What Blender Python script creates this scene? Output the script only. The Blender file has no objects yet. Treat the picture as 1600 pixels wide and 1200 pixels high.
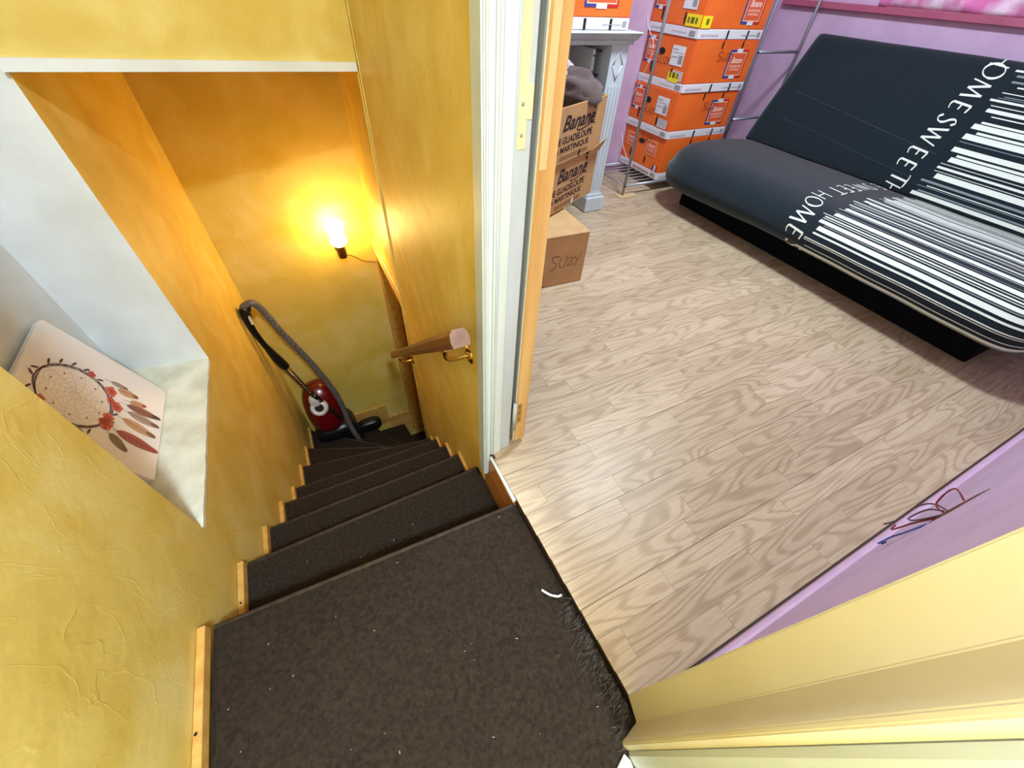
import bpy, bmesh, math, random
from mathutils import Vector, Matrix, noise
random.seed(7)
SC = bpy.context.scene
COL = SC.collection
PI = math.pi

# ---------------------------------------------------------------- camera
F_PX, YAW, PITCH, ROLL = 613.5, 0.508623, 0.812454, -0.0691358
CAM_H = 1.02
cam = bpy.data.cameras.new('camera'); cam_ob = bpy.data.objects.new('camera', cam); COL.objects.link(cam_ob)
cy, sy, cp, sp = math.cos(YAW), math.sin(YAW), math.cos(PITCH), math.sin(PITCH)
fw = Vector((sy*cp, cy*cp, -sp)); rt = Vector((cy, -sy, 0)); dn = fw.cross(rt)
r2 = math.cos(ROLL)*rt + math.sin(ROLL)*dn; d2 = -math.sin(ROLL)*rt + math.cos(ROLL)*dn
rot = Matrix((r2, -d2, -fw)).transposed()
cam_ob.matrix_world = Matrix.Translation((0, 0, CAM_H)) @ rot.to_4x4()
cam.sensor_width = 36.0; cam.lens = 36.0*F_PX/1600.0; cam.clip_start = 0.02; cam.clip_end = 50
SC.camera = cam_ob

# ---------------------------------------------------------------- world, lights, exposure
w = bpy.data.worlds.new('world'); SC.world = w; w.use_nodes = True
w.node_tree.nodes['Background'].inputs[0].default_value = (0.75, 0.85, 1.0, 1)
w.node_tree.nodes['Background'].inputs[1].default_value = 0.25
def area_light(name, loc, size, power, col):
    l = bpy.data.lights.new(name, 'AREA'); l.shape = 'DISK'; l.size = size; l.energy = power; l.color = col
    o = bpy.data.objects.new(name, l); COL.objects.link(o); o.location = loc; return o
area_light('landing_ceiling_light', (0.15, -0.80, 2.22), 0.24, 84, (0.68, 0.85, 1.0))
pt = bpy.data.lights.new('phone_torch', 'POINT'); pt.energy = 4.5; pt.color = (0.80, 0.92, 1.0); pt.shadow_soft_size = 0.03
pto = bpy.data.objects.new('phone_torch', pt); COL.objects.link(pto); pto.location = (-0.07, -0.02, 1.0)
area_light('bedroom_ceiling_light', (1.60, 1.20, 2.26), 0.34, 54, (0.73, 0.90, 1.0))
SC.view_settings.view_transform = 'Standard'; SC.view_settings.look = 'None'
SC.view_settings.gamma = 1.0; SC.view_settings.use_curve_mapping = False
SC.view_settings.exposure = 0.27

# ---------------------------------------------------------------- materials
def lin(c):
    out = []
    for v in c[:3]:
        v = v/255.0
        out.append(v/12.92 if v <= 0.04045 else ((v+0.055)/1.055)**2.4)
    return (*out, 1.0)
MATS = {}
def mat(name, rgb, rough=0.5, rgb2=None, scale=8.0, detail=4.0, stretch=(1, 1, 1), bump=0.0, bscale=None, metal=0.0,
        spec=0.5, lo=0.35, hi=0.65, emit=0.0, coat=0.0, trans=0.0, sheen=0.0):
    if name in MATS: return MATS[name]
    m = bpy.data.materials.new(name); m.use_nodes = True; nt = m.node_tree; N = nt.nodes; L = nt.links
    b = N['Principled BSDF']
    b.inputs['Base Color'].default_value = lin(rgb); b.inputs['Roughness'].default_value = rough
    b.inputs['Metallic'].default_value = metal; b.inputs['Specular IOR Level'].default_value = spec
    b.inputs['Coat Weight'].default_value = coat; b.inputs['Transmission Weight'].default_value = trans
    b.inputs['Sheen Weight'].default_value = sheen
    if emit:
        b.inputs['Emission Color'].default_value = lin(rgb); b.inputs['Emission Strength'].default_value = emit
    if rgb2 is not None or bump:
        tc = N.new('ShaderNodeTexCoord'); mp = N.new('ShaderNodeMapping'); mp.inputs['Scale'].default_value = stretch
        L.new(tc.outputs['Object'], mp.inputs['Vector'])
    if rgb2 is not None:
        n = N.new('ShaderNodeTexNoise'); n.inputs['Scale'].default_value = scale; n.inputs['Detail'].default_value = detail
        L.new(mp.outputs[0], n.inputs['Vector'])
        r = N.new('ShaderNodeValToRGB'); r.color_ramp.elements[0].position = lo; r.color_ramp.elements[1].position = hi
        r.color_ramp.elements[0].color = lin(rgb); r.color_ramp.elements[1].color = lin(rgb2)
        L.new(n.outputs['Fac'], r.inputs[0]); L.new(r.outputs[0], b.inputs['Base Color'])
    if bump:
        n2 = N.new('ShaderNodeTexNoise'); n2.inputs['Scale'].default_value = bscale or scale; n2.inputs['Detail'].default_value = 5
        L.new(mp.outputs[0], n2.inputs['Vector'])
        bp = N.new('ShaderNodeBump'); bp.inputs['Strength'].default_value = bump; bp.inputs['Distance'].default_value = 0.01
        L.new(n2.outputs['Fac'], bp.inputs['Height']); L.new(bp.outputs[0], b.inputs['Normal'])
    MATS[name] = m; return m

def plaster(name, c1, c2, c3, strokes=0.5, rough=0.5):
    """troweled painted plaster: mottled colour, long trowel ridges in the relief"""
    m = bpy.data.materials.new(name); m.use_nodes = True; nt = m.node_tree; N = nt.nodes; L = nt.links
    b = N['Principled BSDF']; b.inputs['Roughness'].default_value = rough; b.inputs['Specular IOR Level'].default_value = 0.35
    tc = N.new('ShaderNodeTexCoord')
    n1 = N.new('ShaderNodeTexNoise'); n1.inputs['Scale'].default_value = 5.5; n1.inputs['Detail'].default_value = 6; n1.inputs['Distortion'].default_value = 0.7
    L.new(tc.outputs['Object'], n1.inputs['Vector'])
    r = N.new('ShaderNodeValToRGB'); e = r.color_ramp.elements
    e[0].position = 0.36; e[0].color = lin(c1); e[1].position = 0.68; e[1].color = lin(c3)
    x = e.new(0.52); x.color = lin(c2)
    L.new(n1.outputs['Fac'], r.inputs[0]); L.new(r.outputs[0], b.inputs['Base Color'])
    # ridges: contour lines of a warped noise
    mp = N.new('ShaderNodeMapping'); mp.inputs['Scale'].default_value = (3.0, 3.0, 1.3); mp.inputs['Rotation'].default_value = (0.4, 0.3, 0.2)
    L.new(tc.outputs['Object'], mp.inputs['Vector'])
    n2 = N.new('ShaderNodeTexNoise'); n2.inputs['Scale'].default_value = 2.6; n2.inputs['Detail'].default_value = 3; n2.inputs['Distortion'].default_value = 1.6
    L.new(mp.outputs[0], n2.inputs['Vector'])
    r2_ = N.new('ShaderNodeValToRGB'); k = r2_.color_ramp.elements
    k[0].position = 0.505; k[0].color = (0, 0, 0, 1); k[1].position = 0.512; k[1].color = (1, 1, 1, 1)
    q = k.new(0.53); q.color = (0.15, 0.15, 0.15, 1)
    L.new(n2.outputs['Fac'], r2_.inputs[0])
    n3 = N.new('ShaderNodeTexNoise'); n3.inputs['Scale'].default_value = 38; n3.inputs['Detail'].default_value = 4
    L.new(tc.outputs['Object'], n3.inputs['Vector'])
    ad = N.new('ShaderNodeMath'); ad.operation = 'MULTIPLY_ADD'; ad.inputs[1].default_value = strokes
    L.new(r2_.outputs[0], ad.inputs[0])
    ml = N.new('ShaderNodeMath'); ml.operation = 'MULTIPLY'; ml.inputs[1].default_value = 0.45
    L.new(n3.outputs['Fac'], ml.inputs[0]); L.new(ml.outputs[0], ad.inputs[2])
    bp = N.new('ShaderNodeBump'); bp.inputs['Strength'].default_value = 0.45; bp.inputs['Distance'].default_value = 0.006
    L.new(ad.outputs[0], bp.inputs['Height']); L.new(bp.outputs[0], b.inputs['Normal'])
    MATS[name] = m; return m

def wood_planks(name):
    m = bpy.data.materials.new(name); m.use_nodes = True; nt = m.node_tree; N = nt.nodes; L = nt.links
    b = N['Principled BSDF']; b.inputs['Roughness'].default_value = 0.40; b.inputs['Specular IOR Level'].default_value = 0.4
    ge = N.new('ShaderNodeNewGeometry'); oi = N.new('ShaderNodeObjectInfo')
    cb = N.new('ShaderNodeCombineXYZ')
    m1 = N.new('ShaderNodeMath'); m1.operation = 'MULTIPLY'; m1.inputs[1].default_value = 37.0; L.new(oi.outputs['Random'], m1.inputs[0])
    m2 = N.new('ShaderNodeMath'); m2.operation = 'MULTIPLY'; m2.inputs[1].default_value = 91.0; L.new(oi.outputs['Random'], m2.inputs[0])
    L.new(m1.outputs[0], cb.inputs[0]); L.new(m2.outputs[0], cb.inputs[1])
    va = N.new('ShaderNodeVectorMath'); va.operation = 'ADD'; L.new(ge.outputs['Position'], va.inputs[0]); L.new(cb.outputs[0], va.inputs[1])
    mp = N.new('ShaderNodeMapping'); mp.inputs['Scale'].default_value = (1.15, 7.5, 1.0); L.new(va.outputs[0], mp.inputs['Vector'])
    n = N.new('ShaderNodeTexNoise'); n.inputs['Scale'].default_value = 1.6; n.inputs['Detail'].default_value = 1.2; n.inputs['Distortion'].default_value = 0.25
    L.new(mp.outputs[0], n.inputs['Vector'])
    mm = N.new('ShaderNodeMath'); mm.operation = 'MULTIPLY'; mm.inputs[1].default_value = 78.0; L.new(n.outputs['Fac'], mm.inputs[0])
    sn = N.new('ShaderNodeMath'); sn.operation = 'SINE'; L.new(mm.outputs[0], sn.inputs[0])
    rg = N.new('ShaderNodeValToRGB'); rg.color_ramp.elements[0].position = 0.0; rg.color_ramp.elements[1].position = 0.55
    rg.color_ramp.elements[0].color = (0, 0, 0, 1); rg.color_ramp.elements[1].color = (1, 1, 1, 1)
    ma = N.new('ShaderNodeMath'); ma.operation = 'MULTIPLY_ADD'; ma.inputs[1].default_value = 0.5; ma.inputs[2].default_value = 0.5
    L.new(sn.outputs[0], ma.inputs[0]); L.new(ma.outputs[0], rg.inputs[0])
    # fine pores
    mpf = N.new('ShaderNodeMapping'); mpf.inputs['Scale'].default_value = (12, 240, 1); L.new(va.outputs[0], mpf.inputs['Vector'])
    nf = N.new('ShaderNodeTexNoise'); nf.inputs['Scale'].default_value = 1.0; nf.inputs['Detail'].default_value = 3; L.new(mpf.outputs[0], nf.inputs['Vector'])
    mx = N.new('ShaderNodeMix'); mx.data_type = 'RGBA'
    mx.inputs['A'].default_value = lin((176, 152, 124)); mx.inputs['B'].default_value = lin((196, 174, 147)); L.new(rg.outputs[0], mx.inputs['Factor'])
    mx2 = N.new('ShaderNodeMix'); mx2.data_type = 'RGBA'; mx2.blend_type = 'MULTIPLY'; mx2.inputs['Factor'].default_value = 0.55
    rf = N.new('ShaderNodeValToRGB'); rf.color_ramp.elements[0].position = 0.3; rf.color_ramp.elements[0].color = (0.66, 0.62, 0.56, 1)
    rf.color_ramp.elements[1].position = 0.6; rf.color_ramp.elements[1].color = (1, 1, 1, 1); L.new(nf.outputs['Fac'], rf.inputs[0])
    L.new(mx.outputs['Result'], mx2.inputs['A']); L.new(rf.outputs[0], mx2.inputs['B'])
    # tone of each strip
    rt_ = N.new('ShaderNodeValToRGB'); rt_.color_ramp.elements[0].color = (0.86, 0.83, 0.79, 1); rt_.color_ramp.elements[1].color = (1.06, 1.06, 1.05, 1)
    L.new(oi.outputs['Random'], rt_.inputs[0])
    mx3 = N.new('ShaderNodeMix'); mx3.data_type = 'RGBA'; mx3.blend_type = 'MULTIPLY'; mx3.inputs['Factor'].default_value = 1.0
    L.new(mx2.outputs['Result'], mx3.inputs['A']); L.new(rt_.outputs[0], mx3.inputs['B'])
    L.new(mx3.outputs['Result'], b.inputs['Base Color'])
    MATS[name] = m; return m

YEL = plaster('yellow_plaster', (212, 180, 86), (220, 192, 104), (226, 203, 126), 0.11, 0.5)
YEL2 = plaster('yellow_plaster_back', (206, 174, 76), (212, 182, 90), (218, 190, 112), 0.10, 0.5)
PINK = mat('lilac_wall_paint', (192, 160, 192), 0.6, (202, 170, 200), 9, 4, bump=0.15, bscale=60)
PINKL = mat('lilac_gloss_paint', (212, 176, 204), 0.4, (204, 166, 198), 20)
WHITE = mat('white_wall_paint', (226, 228, 230), 0.6, (214, 214, 212), 6, 4, bump=0.12, bscale=40)
SILL = mat('cream_sill_plaster', (228, 224, 206), 0.7, (206, 200, 178), 14, 6, bump=0.35, bscale=45)
CEIL = mat('ceiling_paint', (236, 234, 228), 0.8)
GLOSSW = mat('white_gloss_paint', (194, 202, 208), 0.35, (186, 193, 196), 18, 3, (1, 1, .15))
OLDW = mat('old_white_paint', (210, 218, 216), 0.45, (200, 206, 198), 30, 4, (1, 1, .08))
CREAM = mat('cream_jamb_paint', (222, 212, 180), 0.6, (212, 200, 164), 7, 4, (1, 1, .6))
RAWW = mat('raw_pine', (232, 192, 128), 0.5, (206, 152, 84), 26, 4, (1, 1, .05), bump=.08, bscale=26)
PALEW = mat('pale_bare_wood', (232, 214, 170), 0.55, (218, 194, 140), 40, 4, (1, 1, .1))
TRIMW = mat('trim_wood', (206, 160, 86), 0.5, (186, 136, 62), 30, 4)
STRING = mat('varnished_stringer', (196, 132, 62), 0.35, (166, 100, 40), 10, 5, (1, .35, 3))
CARPET = mat('dark_carpet', (40, 32, 26), 1.0, (54, 44, 36), 120, 6, bump=0.5, bscale=420, spec=0.04)
PLANK = wood_planks('laminate_oak_strip')
SUB = mat('laminate_joint', (74, 52, 42), 0.7)
BLACKF = mat('charcoal_cotton', (15, 27, 34), 0.9, (21, 34, 41), 160, 3, bump=0.2, bscale=300, spec=0.15, sheen=0.25)
BASEF = mat('black_base_fabric', (14, 14, 17), 0.9, spec=0.1)
PRINTW = mat('off_white_print', (222, 226, 214), 0.85, spec=0.1)
PRINTG = mat('grey_print', (128, 136, 138), 0.85, spec=0.1)
ORANGE = mat('orange_carton', (232, 96, 24), 0.6, (238, 112, 34), 5)
ORANGE2 = mat('orange_panel_print', (224, 92, 48), 0.6)
CARTW = mat('white_carton', (226, 222, 224), 0.6)
BLUEP = mat('blue_print', (54, 60, 140), 0.6)
REDP = mat('red_print', (196, 34, 30), 0.6)
HOLE = mat('dark_slot', (22, 16, 16), 0.9)
LABELW = mat('white_sticker', (226, 226, 226), 0.5)
GREYP = mat('grey_print_ink', (150, 150, 154), 0.6)
YSTICK = mat('yellow_sticker', (244, 222, 24), 0.5)
INK = mat('dark_marker_ink', (60, 28, 22), 0.7)
INKB = mat('brown_print_ink', (44, 24, 22), 0.7)
KRAFT = mat('kraft_carton', (186, 142, 94), 0.75, (176, 132, 86), 12)
KRAFTL = mat('kraft_flap', (200, 160, 112), 0.75, (190, 148, 100), 12)
STEEL = mat('grey_painted_steel', (160, 164, 172), 0.35, metal=0.6)
WIREM = mat('wire_steel', (150, 145, 155), 0.4, metal=0.7)
BRASS = mat('polished_brass', (224, 190, 110), 0.18, metal=1.0)
RAILW = mat('brown_handrail_wood', (112, 52, 24), 0.35, (84, 36, 15), 18, 4, (3, .4, .4))
RAILE = mat('handrail_end_grain', (118, 78, 52), 0.5, (100, 62, 40), 30)
VRED = mat('red_vacuum_plastic', (96, 6, 10), 0.25, coat=0.3)
VBLK = mat('black_plastic', (16, 15, 16), 0.35)
VGREY = mat('grey_hose', (96, 90, 90), 0.4)
VSIL = mat('silver_plastic', (214, 210, 204), 0.3, metal=0.1)
VTUBE = mat('brown_metal_tube', (96, 68, 44), 0.3, metal=0.7)
BULB = mat('glowing_bulb', (255, 214, 128), 0.5, emit=68)
SOCK = mat('brass_lamp_socket', (120, 84, 40), 0.35, metal=0.8)
BOARD = mat('pale_canvas_print', (238, 232, 230), 0.7, (234, 224, 220), 5)
CLOTHB = mat('taupe_cloth', (92, 72, 68), 0.95, (78, 60, 58), 14, sheen=.2)
CLOTHL = mat('lilac_flowered_cloth', (206, 190, 206), 0.95, (150, 96, 112), 60, lo=.5, hi=.62)
CLOTHD = mat('dark_green_cloth', (38, 42, 40), 0.95)
PLUSH = mat('pink_plush', (214, 110, 168), 0.95, (236, 206, 226), 7, 4, lo=.42, hi=.62, sheen=.4)
RAILP = mat('raspberry_board', (162, 78, 106), 0.6, (172, 88, 114), 10)
DRAW = mat('grey_white_panel', (206, 206, 200), 0.5)
CARDBD = mat('cardboard_scrap', (206, 172, 128), 0.8)

# ---------------------------------------------------------------- helpers
def wm(p):
    m = p.matrix_basis.copy()
    if p.parent: m = wm(p.parent) @ p.matrix_parent_inverse @ m
    return m
def adopt(o, parent, world=True):
    if parent is not None:
        o.parent = parent
        if world: o.matrix_parent_inverse = wm(parent).inverted()
    return o
def link(name, me, m, parent=None, world=True, smooth=False):
    o = bpy.data.objects.new(name, me); COL.objects.link(o)
    if m is not None: me.materials.append(m)
    if smooth:
        for p in me.polygons: p.use_smooth = True
    return adopt(o, parent, world)
def mesh(name, V, Fc, m, parent=None, world=True, smooth=False):
    me = bpy.data.meshes.new(name); me.from_pydata([tuple(v) for v in V], [], Fc); me.update()
    bm = bmesh.new(); bm.from_mesh(me); bmesh.ops.recalc_face_normals(bm, faces=bm.faces); bm.to_mesh(me); bm.free()
    return link(name, me, m, parent, world, smooth)
def box(name, lo, hi, m, parent=None, world=True, bev=0.0, seg=1):
    bm = bmesh.new(); bmesh.ops.create_cube(bm, size=1)
    for v in bm.verts:
        v.co = Vector([(lo[i]+hi[i])/2 + v.co[i]*(hi[i]-lo[i]) for i in range(3)])
    if bev: bmesh.ops.bevel(bm, geom=bm.edges[:], offset=bev, segments=seg, affect='EDGES')
    me = bpy.data.meshes.new(name); bm.to_mesh(me); bm.free()
    return link(name, me, m, parent, world)
def prism(name, poly, a, b, m, parent=None, axis='z', world=True, bev=0.0):
    f = {'z': lambda p, h: (p[0], p[1], h), 'x': lambda p, h: (h, p[0], p[1]), 'y': lambda p, h: (p[0], h, p[1])}[axis]
    n = len(poly); V = [f(p, a) for p in poly] + [f(p, b) for p in poly]
    Fc = [tuple(range(n)), tuple(range(2*n-1, n-1, -1))] + [(i, (i+1) % n, n+(i+1) % n, n+i) for i in range(n)]
    o = mesh(name, V, Fc, m, parent, world)
    if bev:
        bm = bmesh.new(); bm.from_mesh(o.data); bmesh.ops.bevel(bm, geom=bm.edges[:], offset=bev, segments=2, affect='EDGES'); bm.to_mesh(o.data); bm.free()
    return o
def catmull(P, n=8):
    P = [Vector(p) for p in P]
    if len(P) < 3: return P
    out = []
    for i in range(len(P)-1):
        p0 = P[max(i-1, 0)]; p1 = P[i]; p2 = P[i+1]; p3 = P[min(i+2, len(P)-1)]
        for k in range(n):
            t = k/n
            out.append(0.5*((2*p1)+(-p0+p2)*t+(2*p0-5*p1+4*p2-p3)*t*t+(-p0+3*p1-3*p2+p3)*t**3))
    out.append(P[-1]); return out
def tube_geo(P, r, seg=8):
    V = []; Fc = []; up = Vector((0.013, 0.021, 1)).normalized()
    for i, p in enumerate(P):
        t = (P[min(i+1, len(P)-1)]-P[max(i-1, 0)]).normalized()
        u = t.cross(up)
        if u.length < 1e-3: u = t.cross(Vector((1, 0.1, 0)))
        u.normalize(); v = t.cross(u)
        rr = r(i/(len(P)-1)) if callable(r) else r
        for k in range(seg):
            a = 2*PI*k/seg; V.append(p+(u*math.cos(a)+v*math.sin(a))*rr)
    n = len(P)
    for i in range(n-1):
        for k in range(seg):
            Fc.append((i*seg+k, i*seg+(k+1) % seg, (i+1)*seg+(k+1) % seg, (i+1)*seg+k))
    Fc.append(tuple(range(seg))[::-1]); Fc.append(tuple((n-1)*seg+k for k in range(seg)))
    return V, Fc
def tube(name, P, r, m, parent=None, world=True, seg=8, smooth=True, curve=True, n=8):
    P = catmull(P, n) if curve else [Vector(p) for p in P]
    V, Fc = tube_geo(P, r, seg)
    return mesh(name, V, Fc, m, parent, world, smooth)
def lathe(name, prof, m, parent=None, M=Matrix.Identity(4), seg=24, world=True):
    V = []; Fc = []; n = len(prof)
    for i, (r, z) in enumerate(prof):
        for k in range(seg):
            a = 2*PI*k/seg; V.append(M @ Vector((r*math.cos(a), r*math.sin(a), z)))
    for i in range(n-1):
        for k in range(seg): Fc.append((i*seg+k, i*seg+(k+1) % seg, (i+1)*seg+(k+1) % seg, (i+1)*seg+k))
    Fc.append(tuple(range(seg))[::-1]); Fc.append(tuple((n-1)*seg+k for k in range(seg)))
    return mesh(name, V, Fc, m, parent, world, True)
def thing(name, label, cat, loc=(0, 0, 0), rz=0.0, group=None, M=None):
    o = bpy.data.objects.new(name, None); COL.objects.link(o); o.empty_display_size = 0.05
    o.location = loc; o.rotation_euler = (0, 0, rz)
    if M is not None:
        o.matrix_basis = M
    else:
        o.matrix_basis = Matrix.Translation(loc) @ Matrix.Rotation(rz, 4, 'Z')
    o['label'] = label; o['category'] = cat
    if group: o['group'] = group
    return o
def tag(o, label, cat, group=None):
    o['label'] = label; o['category'] = cat
    if group: o['group'] = group
    return o
def struct(o, label=None, cat=None):
    o['kind'] = 'structure'
    if label: o['label'] = label
    if cat: o['category'] = cat
    return o
def sempty(name, label, cat, loc=(0, 0, 0)):
    o = thing(name, label, cat, loc); o['kind'] = 'structure'; return o
def text_geo(s, size=1.0, shear=0.0, bold=0.0, spacing=1.0):
    c = bpy.data.curves.new('t', 'FONT'); c.body = s; c.size = size; c.shear = shear; c.offset = bold; c.space_character = spacing
    c.resolution_u = 3
    o = bpy.data.objects.new('t', c); COL.objects.link(o)
    dg = bpy.context.evaluated_depsgraph_get(); dg.update()
    me = o.evaluated_get(dg).to_mesh()
    V = [v.co.copy() for v in me.vertices]; Fc = [tuple(p.vertices) for p in me.polygons]
    o.evaluated_get(dg).to_mesh_clear(); bpy.data.objects.remove(o); bpy.data.curves.remove(c)
    return V, Fc
def text_on(name, s, O, U, Vv, wdt, hgt, m, parent, world=False, shear=0.0, bold=0.0, centre=False):
    """text laid flat in the plane O + U x + Vv y, scaled to wdt x hgt"""
    V, Fc = text_geo(s, 1.0, shear, bold)
    x0 = min(v.x for v in V); x1 = max(v.x for v in V); y0 = min(v.y for v in V); y1 = max(v.y for v in V)
    O = Vector(O); U = Vector(U); Vv = Vector(Vv)
    W = [O+U*((v.x-x0)/(x1-x0)*wdt)+Vv*((v.y-y0)/(y1-y0)*hgt) for v in V]
    me = bpy.data.meshes.new(name); me.from_pydata([tuple(v) for v in W], [], Fc); me.update()
    return link(name, me, m, parent, world)
def strokes_on(name, lines, O, U, Vv, N, wid, m, parent, world=False):
    """hand-drawn strokes as flat ribbons lying on a plane"""
    O = Vector(O); U = Vector(U); Vv = Vector(Vv); V = []; Fc = []
    for ln in lines:
        P = catmull([Vector((a, b, 0)) for a, b in ln], 5)
        base = len(V)
        for i, p in enumerate(P):
            t = (P[min(i+1, len(P)-1)]-P[max(i-1, 0)])
            t = t.normalized() if t.length > 0 else Vector((1, 0, 0)); q = Vector((-t.y, t.x, 0))*wid/2
            for s in (1, -1):
                c = p+q*s; V.append(O+U*c.x+Vv*c.y)
        for i in range(len(P)-1): Fc.append((base+2*i, base+2*i+1, base+2*i+3, base+2*i+2))
    me = bpy.data.meshes.new(name); me.from_pydata([tuple(v) for v in V], [], Fc); me.update()
    return link(name, me, m, parent, world)
def quad_on(name, rects, O, U, Vv, m, parent, world=False):
    """flat print rectangles (x0,x1,y0,y1) or polygons on a plane"""
    if len(rects) > 1 and name in ('slot', 'base_print', 'label_print', 'sticker_print'):
        for r in rects: quad_on(name, [r], O, U, Vv, m, parent, world)
        return None
    O = Vector(O); U = Vector(U); Vv = Vector(Vv); V = []; Fc = []
    for r in rects:
        pts = [(r[0], r[2]), (r[1], r[2]), (r[1], r[3]), (r[0], r[3])] if not isinstance(r[0], tuple) else r
        b = len(V); V += [O+U*a+Vv*c for a, c in pts]; Fc.append(tuple(range(b, b+len(pts))))
    me = bpy.data.meshes.new(name); me.from_pydata([tuple(v) for v in V], [], Fc); me.update()
    o = link(name, me, m, parent, world)
    if len(rects) > 1: o['kind'] = 'stuff'
    return o
def ell(cx, cy_, rx, ry, a=0.0, n=14):
    return [(cx+rx*math.cos(t)*math.cos(a)-ry*math.sin(t)*math.sin(a), cy_+rx*math.cos(t)*math.sin(a)+ry*math.sin(t)*math.cos(a)) for t in [2*PI*k/n for k in range(n)]]

# ================================================================ SETTING
XL, XP, XW = -0.475, 0.275, 3.17          # left wall, partition face, far bedroom wall
YB, YR, YN = 2.30, 2.53, -0.085           # stair back wall, bedroom back wall, bedroom near wall
ZC = 2.35; ZB = -2.4
NY0, NY1, NZ0, NZ1 = 0.70, 1.385, 0.015, 1.75   # niche opening in the left wall

def wall_grid(name, x, y0, y1, z0, z1, hole, m, nx=0, jit=0.0):
    """plaster sheet in a plane X=x, finely cut so that it can wave a little, with one opening"""
    hy0, hy1, hz0, hz1 = hole
    ys = sorted(set([y0, hy0, hy1, y1])); zs = sorted(set([z0, hz0, hz1, z1]))
    V = []; Fc = []
    for i in range(len(ys)-1):
        for j in range(len(zs)-1):
            if ys[i] >= hy0-1e-6 and ys[i+1] <= hy1+1e-6 and zs[j] >= hz0-1e-6 and zs[j+1] <= hz1+1e-6: continue
            b = len(V); V += [(x, ys[i], zs[j]), (x, ys[i+1], zs[j]), (x, ys[i+1], zs[j+1]), (x, ys[i], zs[j+1])]; Fc.append((b, b+1, b+2, b+3))
    return mesh(name, V, Fc, m)
wl = struct(wall_grid('wall_left', XL, -1.35, YB+.06, ZB, ZC, (NY0, NY1, NZ0, NZ1), YEL), 'yellow troweled plaster wall with the white niche beside the stairs', 'wall')
XN = -0.72
mesh('niche_reveal', [(XL, NY1, NZ0), (XN, NY1+.015, NZ0), (XN, NY1+.015, NZ1), (XL, NY1, NZ1)], [(0, 1, 2, 3)], WHITE, wl)
mesh('niche_reveal', [(XL, NY0, NZ0), (XN, NY0-.015, NZ0), (XN, NY0-.015, NZ1), (XL, NY0, NZ1)], [(3, 2, 1, 0)], WHITE, wl)
mesh('niche_back', [(XN, NY0-.015, NZ0), (XN, NY1+.015, NZ0), (XN, NY1+.015, NZ1), (XN, NY0-.015, NZ1)], [(0, 1, 2, 3)], WHITE, wl)
mesh('niche_head', [(XL, NY0, NZ1), (XN, NY0-.015, NZ1), (XN, NY1+.015, NZ1), (XL, NY1, NZ1)], [(0, 1, 2, 3)], WHITE, wl)
# sill with a slightly chipped front edge
SV = []; SF = []
ny = 24
for i in range(ny+1):
    y = NY0+(NY1-NY0)*i/ny
    e = 0.004*noise.noise(Vector((y*23, 3.3, 1)))
    SV += [(XL+.002+e, y, NZ0-.012), (XL+.002+e, y, NZ0), (XN, NY0-.015+(NY1-NY0+.03)*i/ny, NZ0+.012)]
for i in range(ny):
    b = 3*i; SF += [(b, b+1, b+4, b+3), (b+1, b+2, b+5, b+4)]
mesh('niche_sill', SV, SF, SILL, wl)

wb = struct(mesh('wall_back', [(XL-.05, YB, ZB), (1.35, YB, ZB), (1.35, YB, -.06), (.345, YB, -.06), (.345, YB, .9), (XL-.05, YB, .9)], [(0, 1, 2, 3, 4, 5)], YEL2), 'ochre plaster wall at the foot of the stairs behind the lamp', 'wall')
# partition between the stairs and the bedroom
wp = struct(box('wall_partition', (XP, .648, ZB), (.345, 1.66, ZC), YEL), 'narrow yellow partition wall that carries the handrail', 'wall')
tube('corner_bead', [(XP+.002, 1.658, -2.0), (XP+.002, 1.658, .8)], .007, YEL, wp, curve=False)
tube('corner_bead', [(XP+.001, 1.622, -2.0), (XP+.001, 1.622, ZC)], .004, YEL, wp, curve=False)
mesh('bedroom_face', [(.347, .648, 0), (.347, YR, 0), (.347, YR, ZC), (.347, .648, ZC)], [(0, 1, 2, 3)], PINK, wp)
# bulkhead over the lower flight
bz = [(XL, 1.37, .826), (XP, 1.65, .772)]
wk = struct(mesh('wall_bulkhead', [(XL, 1.37, .848), (XP, 1.65, .792), (XP, 1.65, ZC), (XL, 1.37, ZC), (XL, 1.45, .848), (XP, 1.73, .792), (XP, 1.73, ZC), (XL, 1.45, ZC)],
     [(0, 1, 2, 3), (7, 6, 5, 4), (0, 4, 5, 1)], YEL), 'pale yellow bulkhead wall above the white strip over the stairs', 'wall')
mesh('white_edge_strip', [(XL, 1.362, .826), (XP-.004, 1.640, .770), (XP-.004, 1.640, .793), (XL, 1.362, .849), (XL, 1.46, .826), (XP-.004, 1.74, .770), (XP-.004, 1.74, .793), (XL, 1.46, .849)],
     [(0, 1, 2, 3), (0, 4, 5, 1), (3, 2, 6, 7), (4, 5, 6, 7), (0, 3, 7, 4), (1, 5, 6, 2)], WHITE, wk)
cs = struct(mesh('ceiling_stairs', [(XL-.05, 1.40, .83), (.345, 1.70, .775), (.345, YB, .775), (XL-.05, YB, .83)], [(0, 1, 2, 3)], YEL2), 'low yellow ceiling over the turn of the stairs', 'ceiling')
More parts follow.
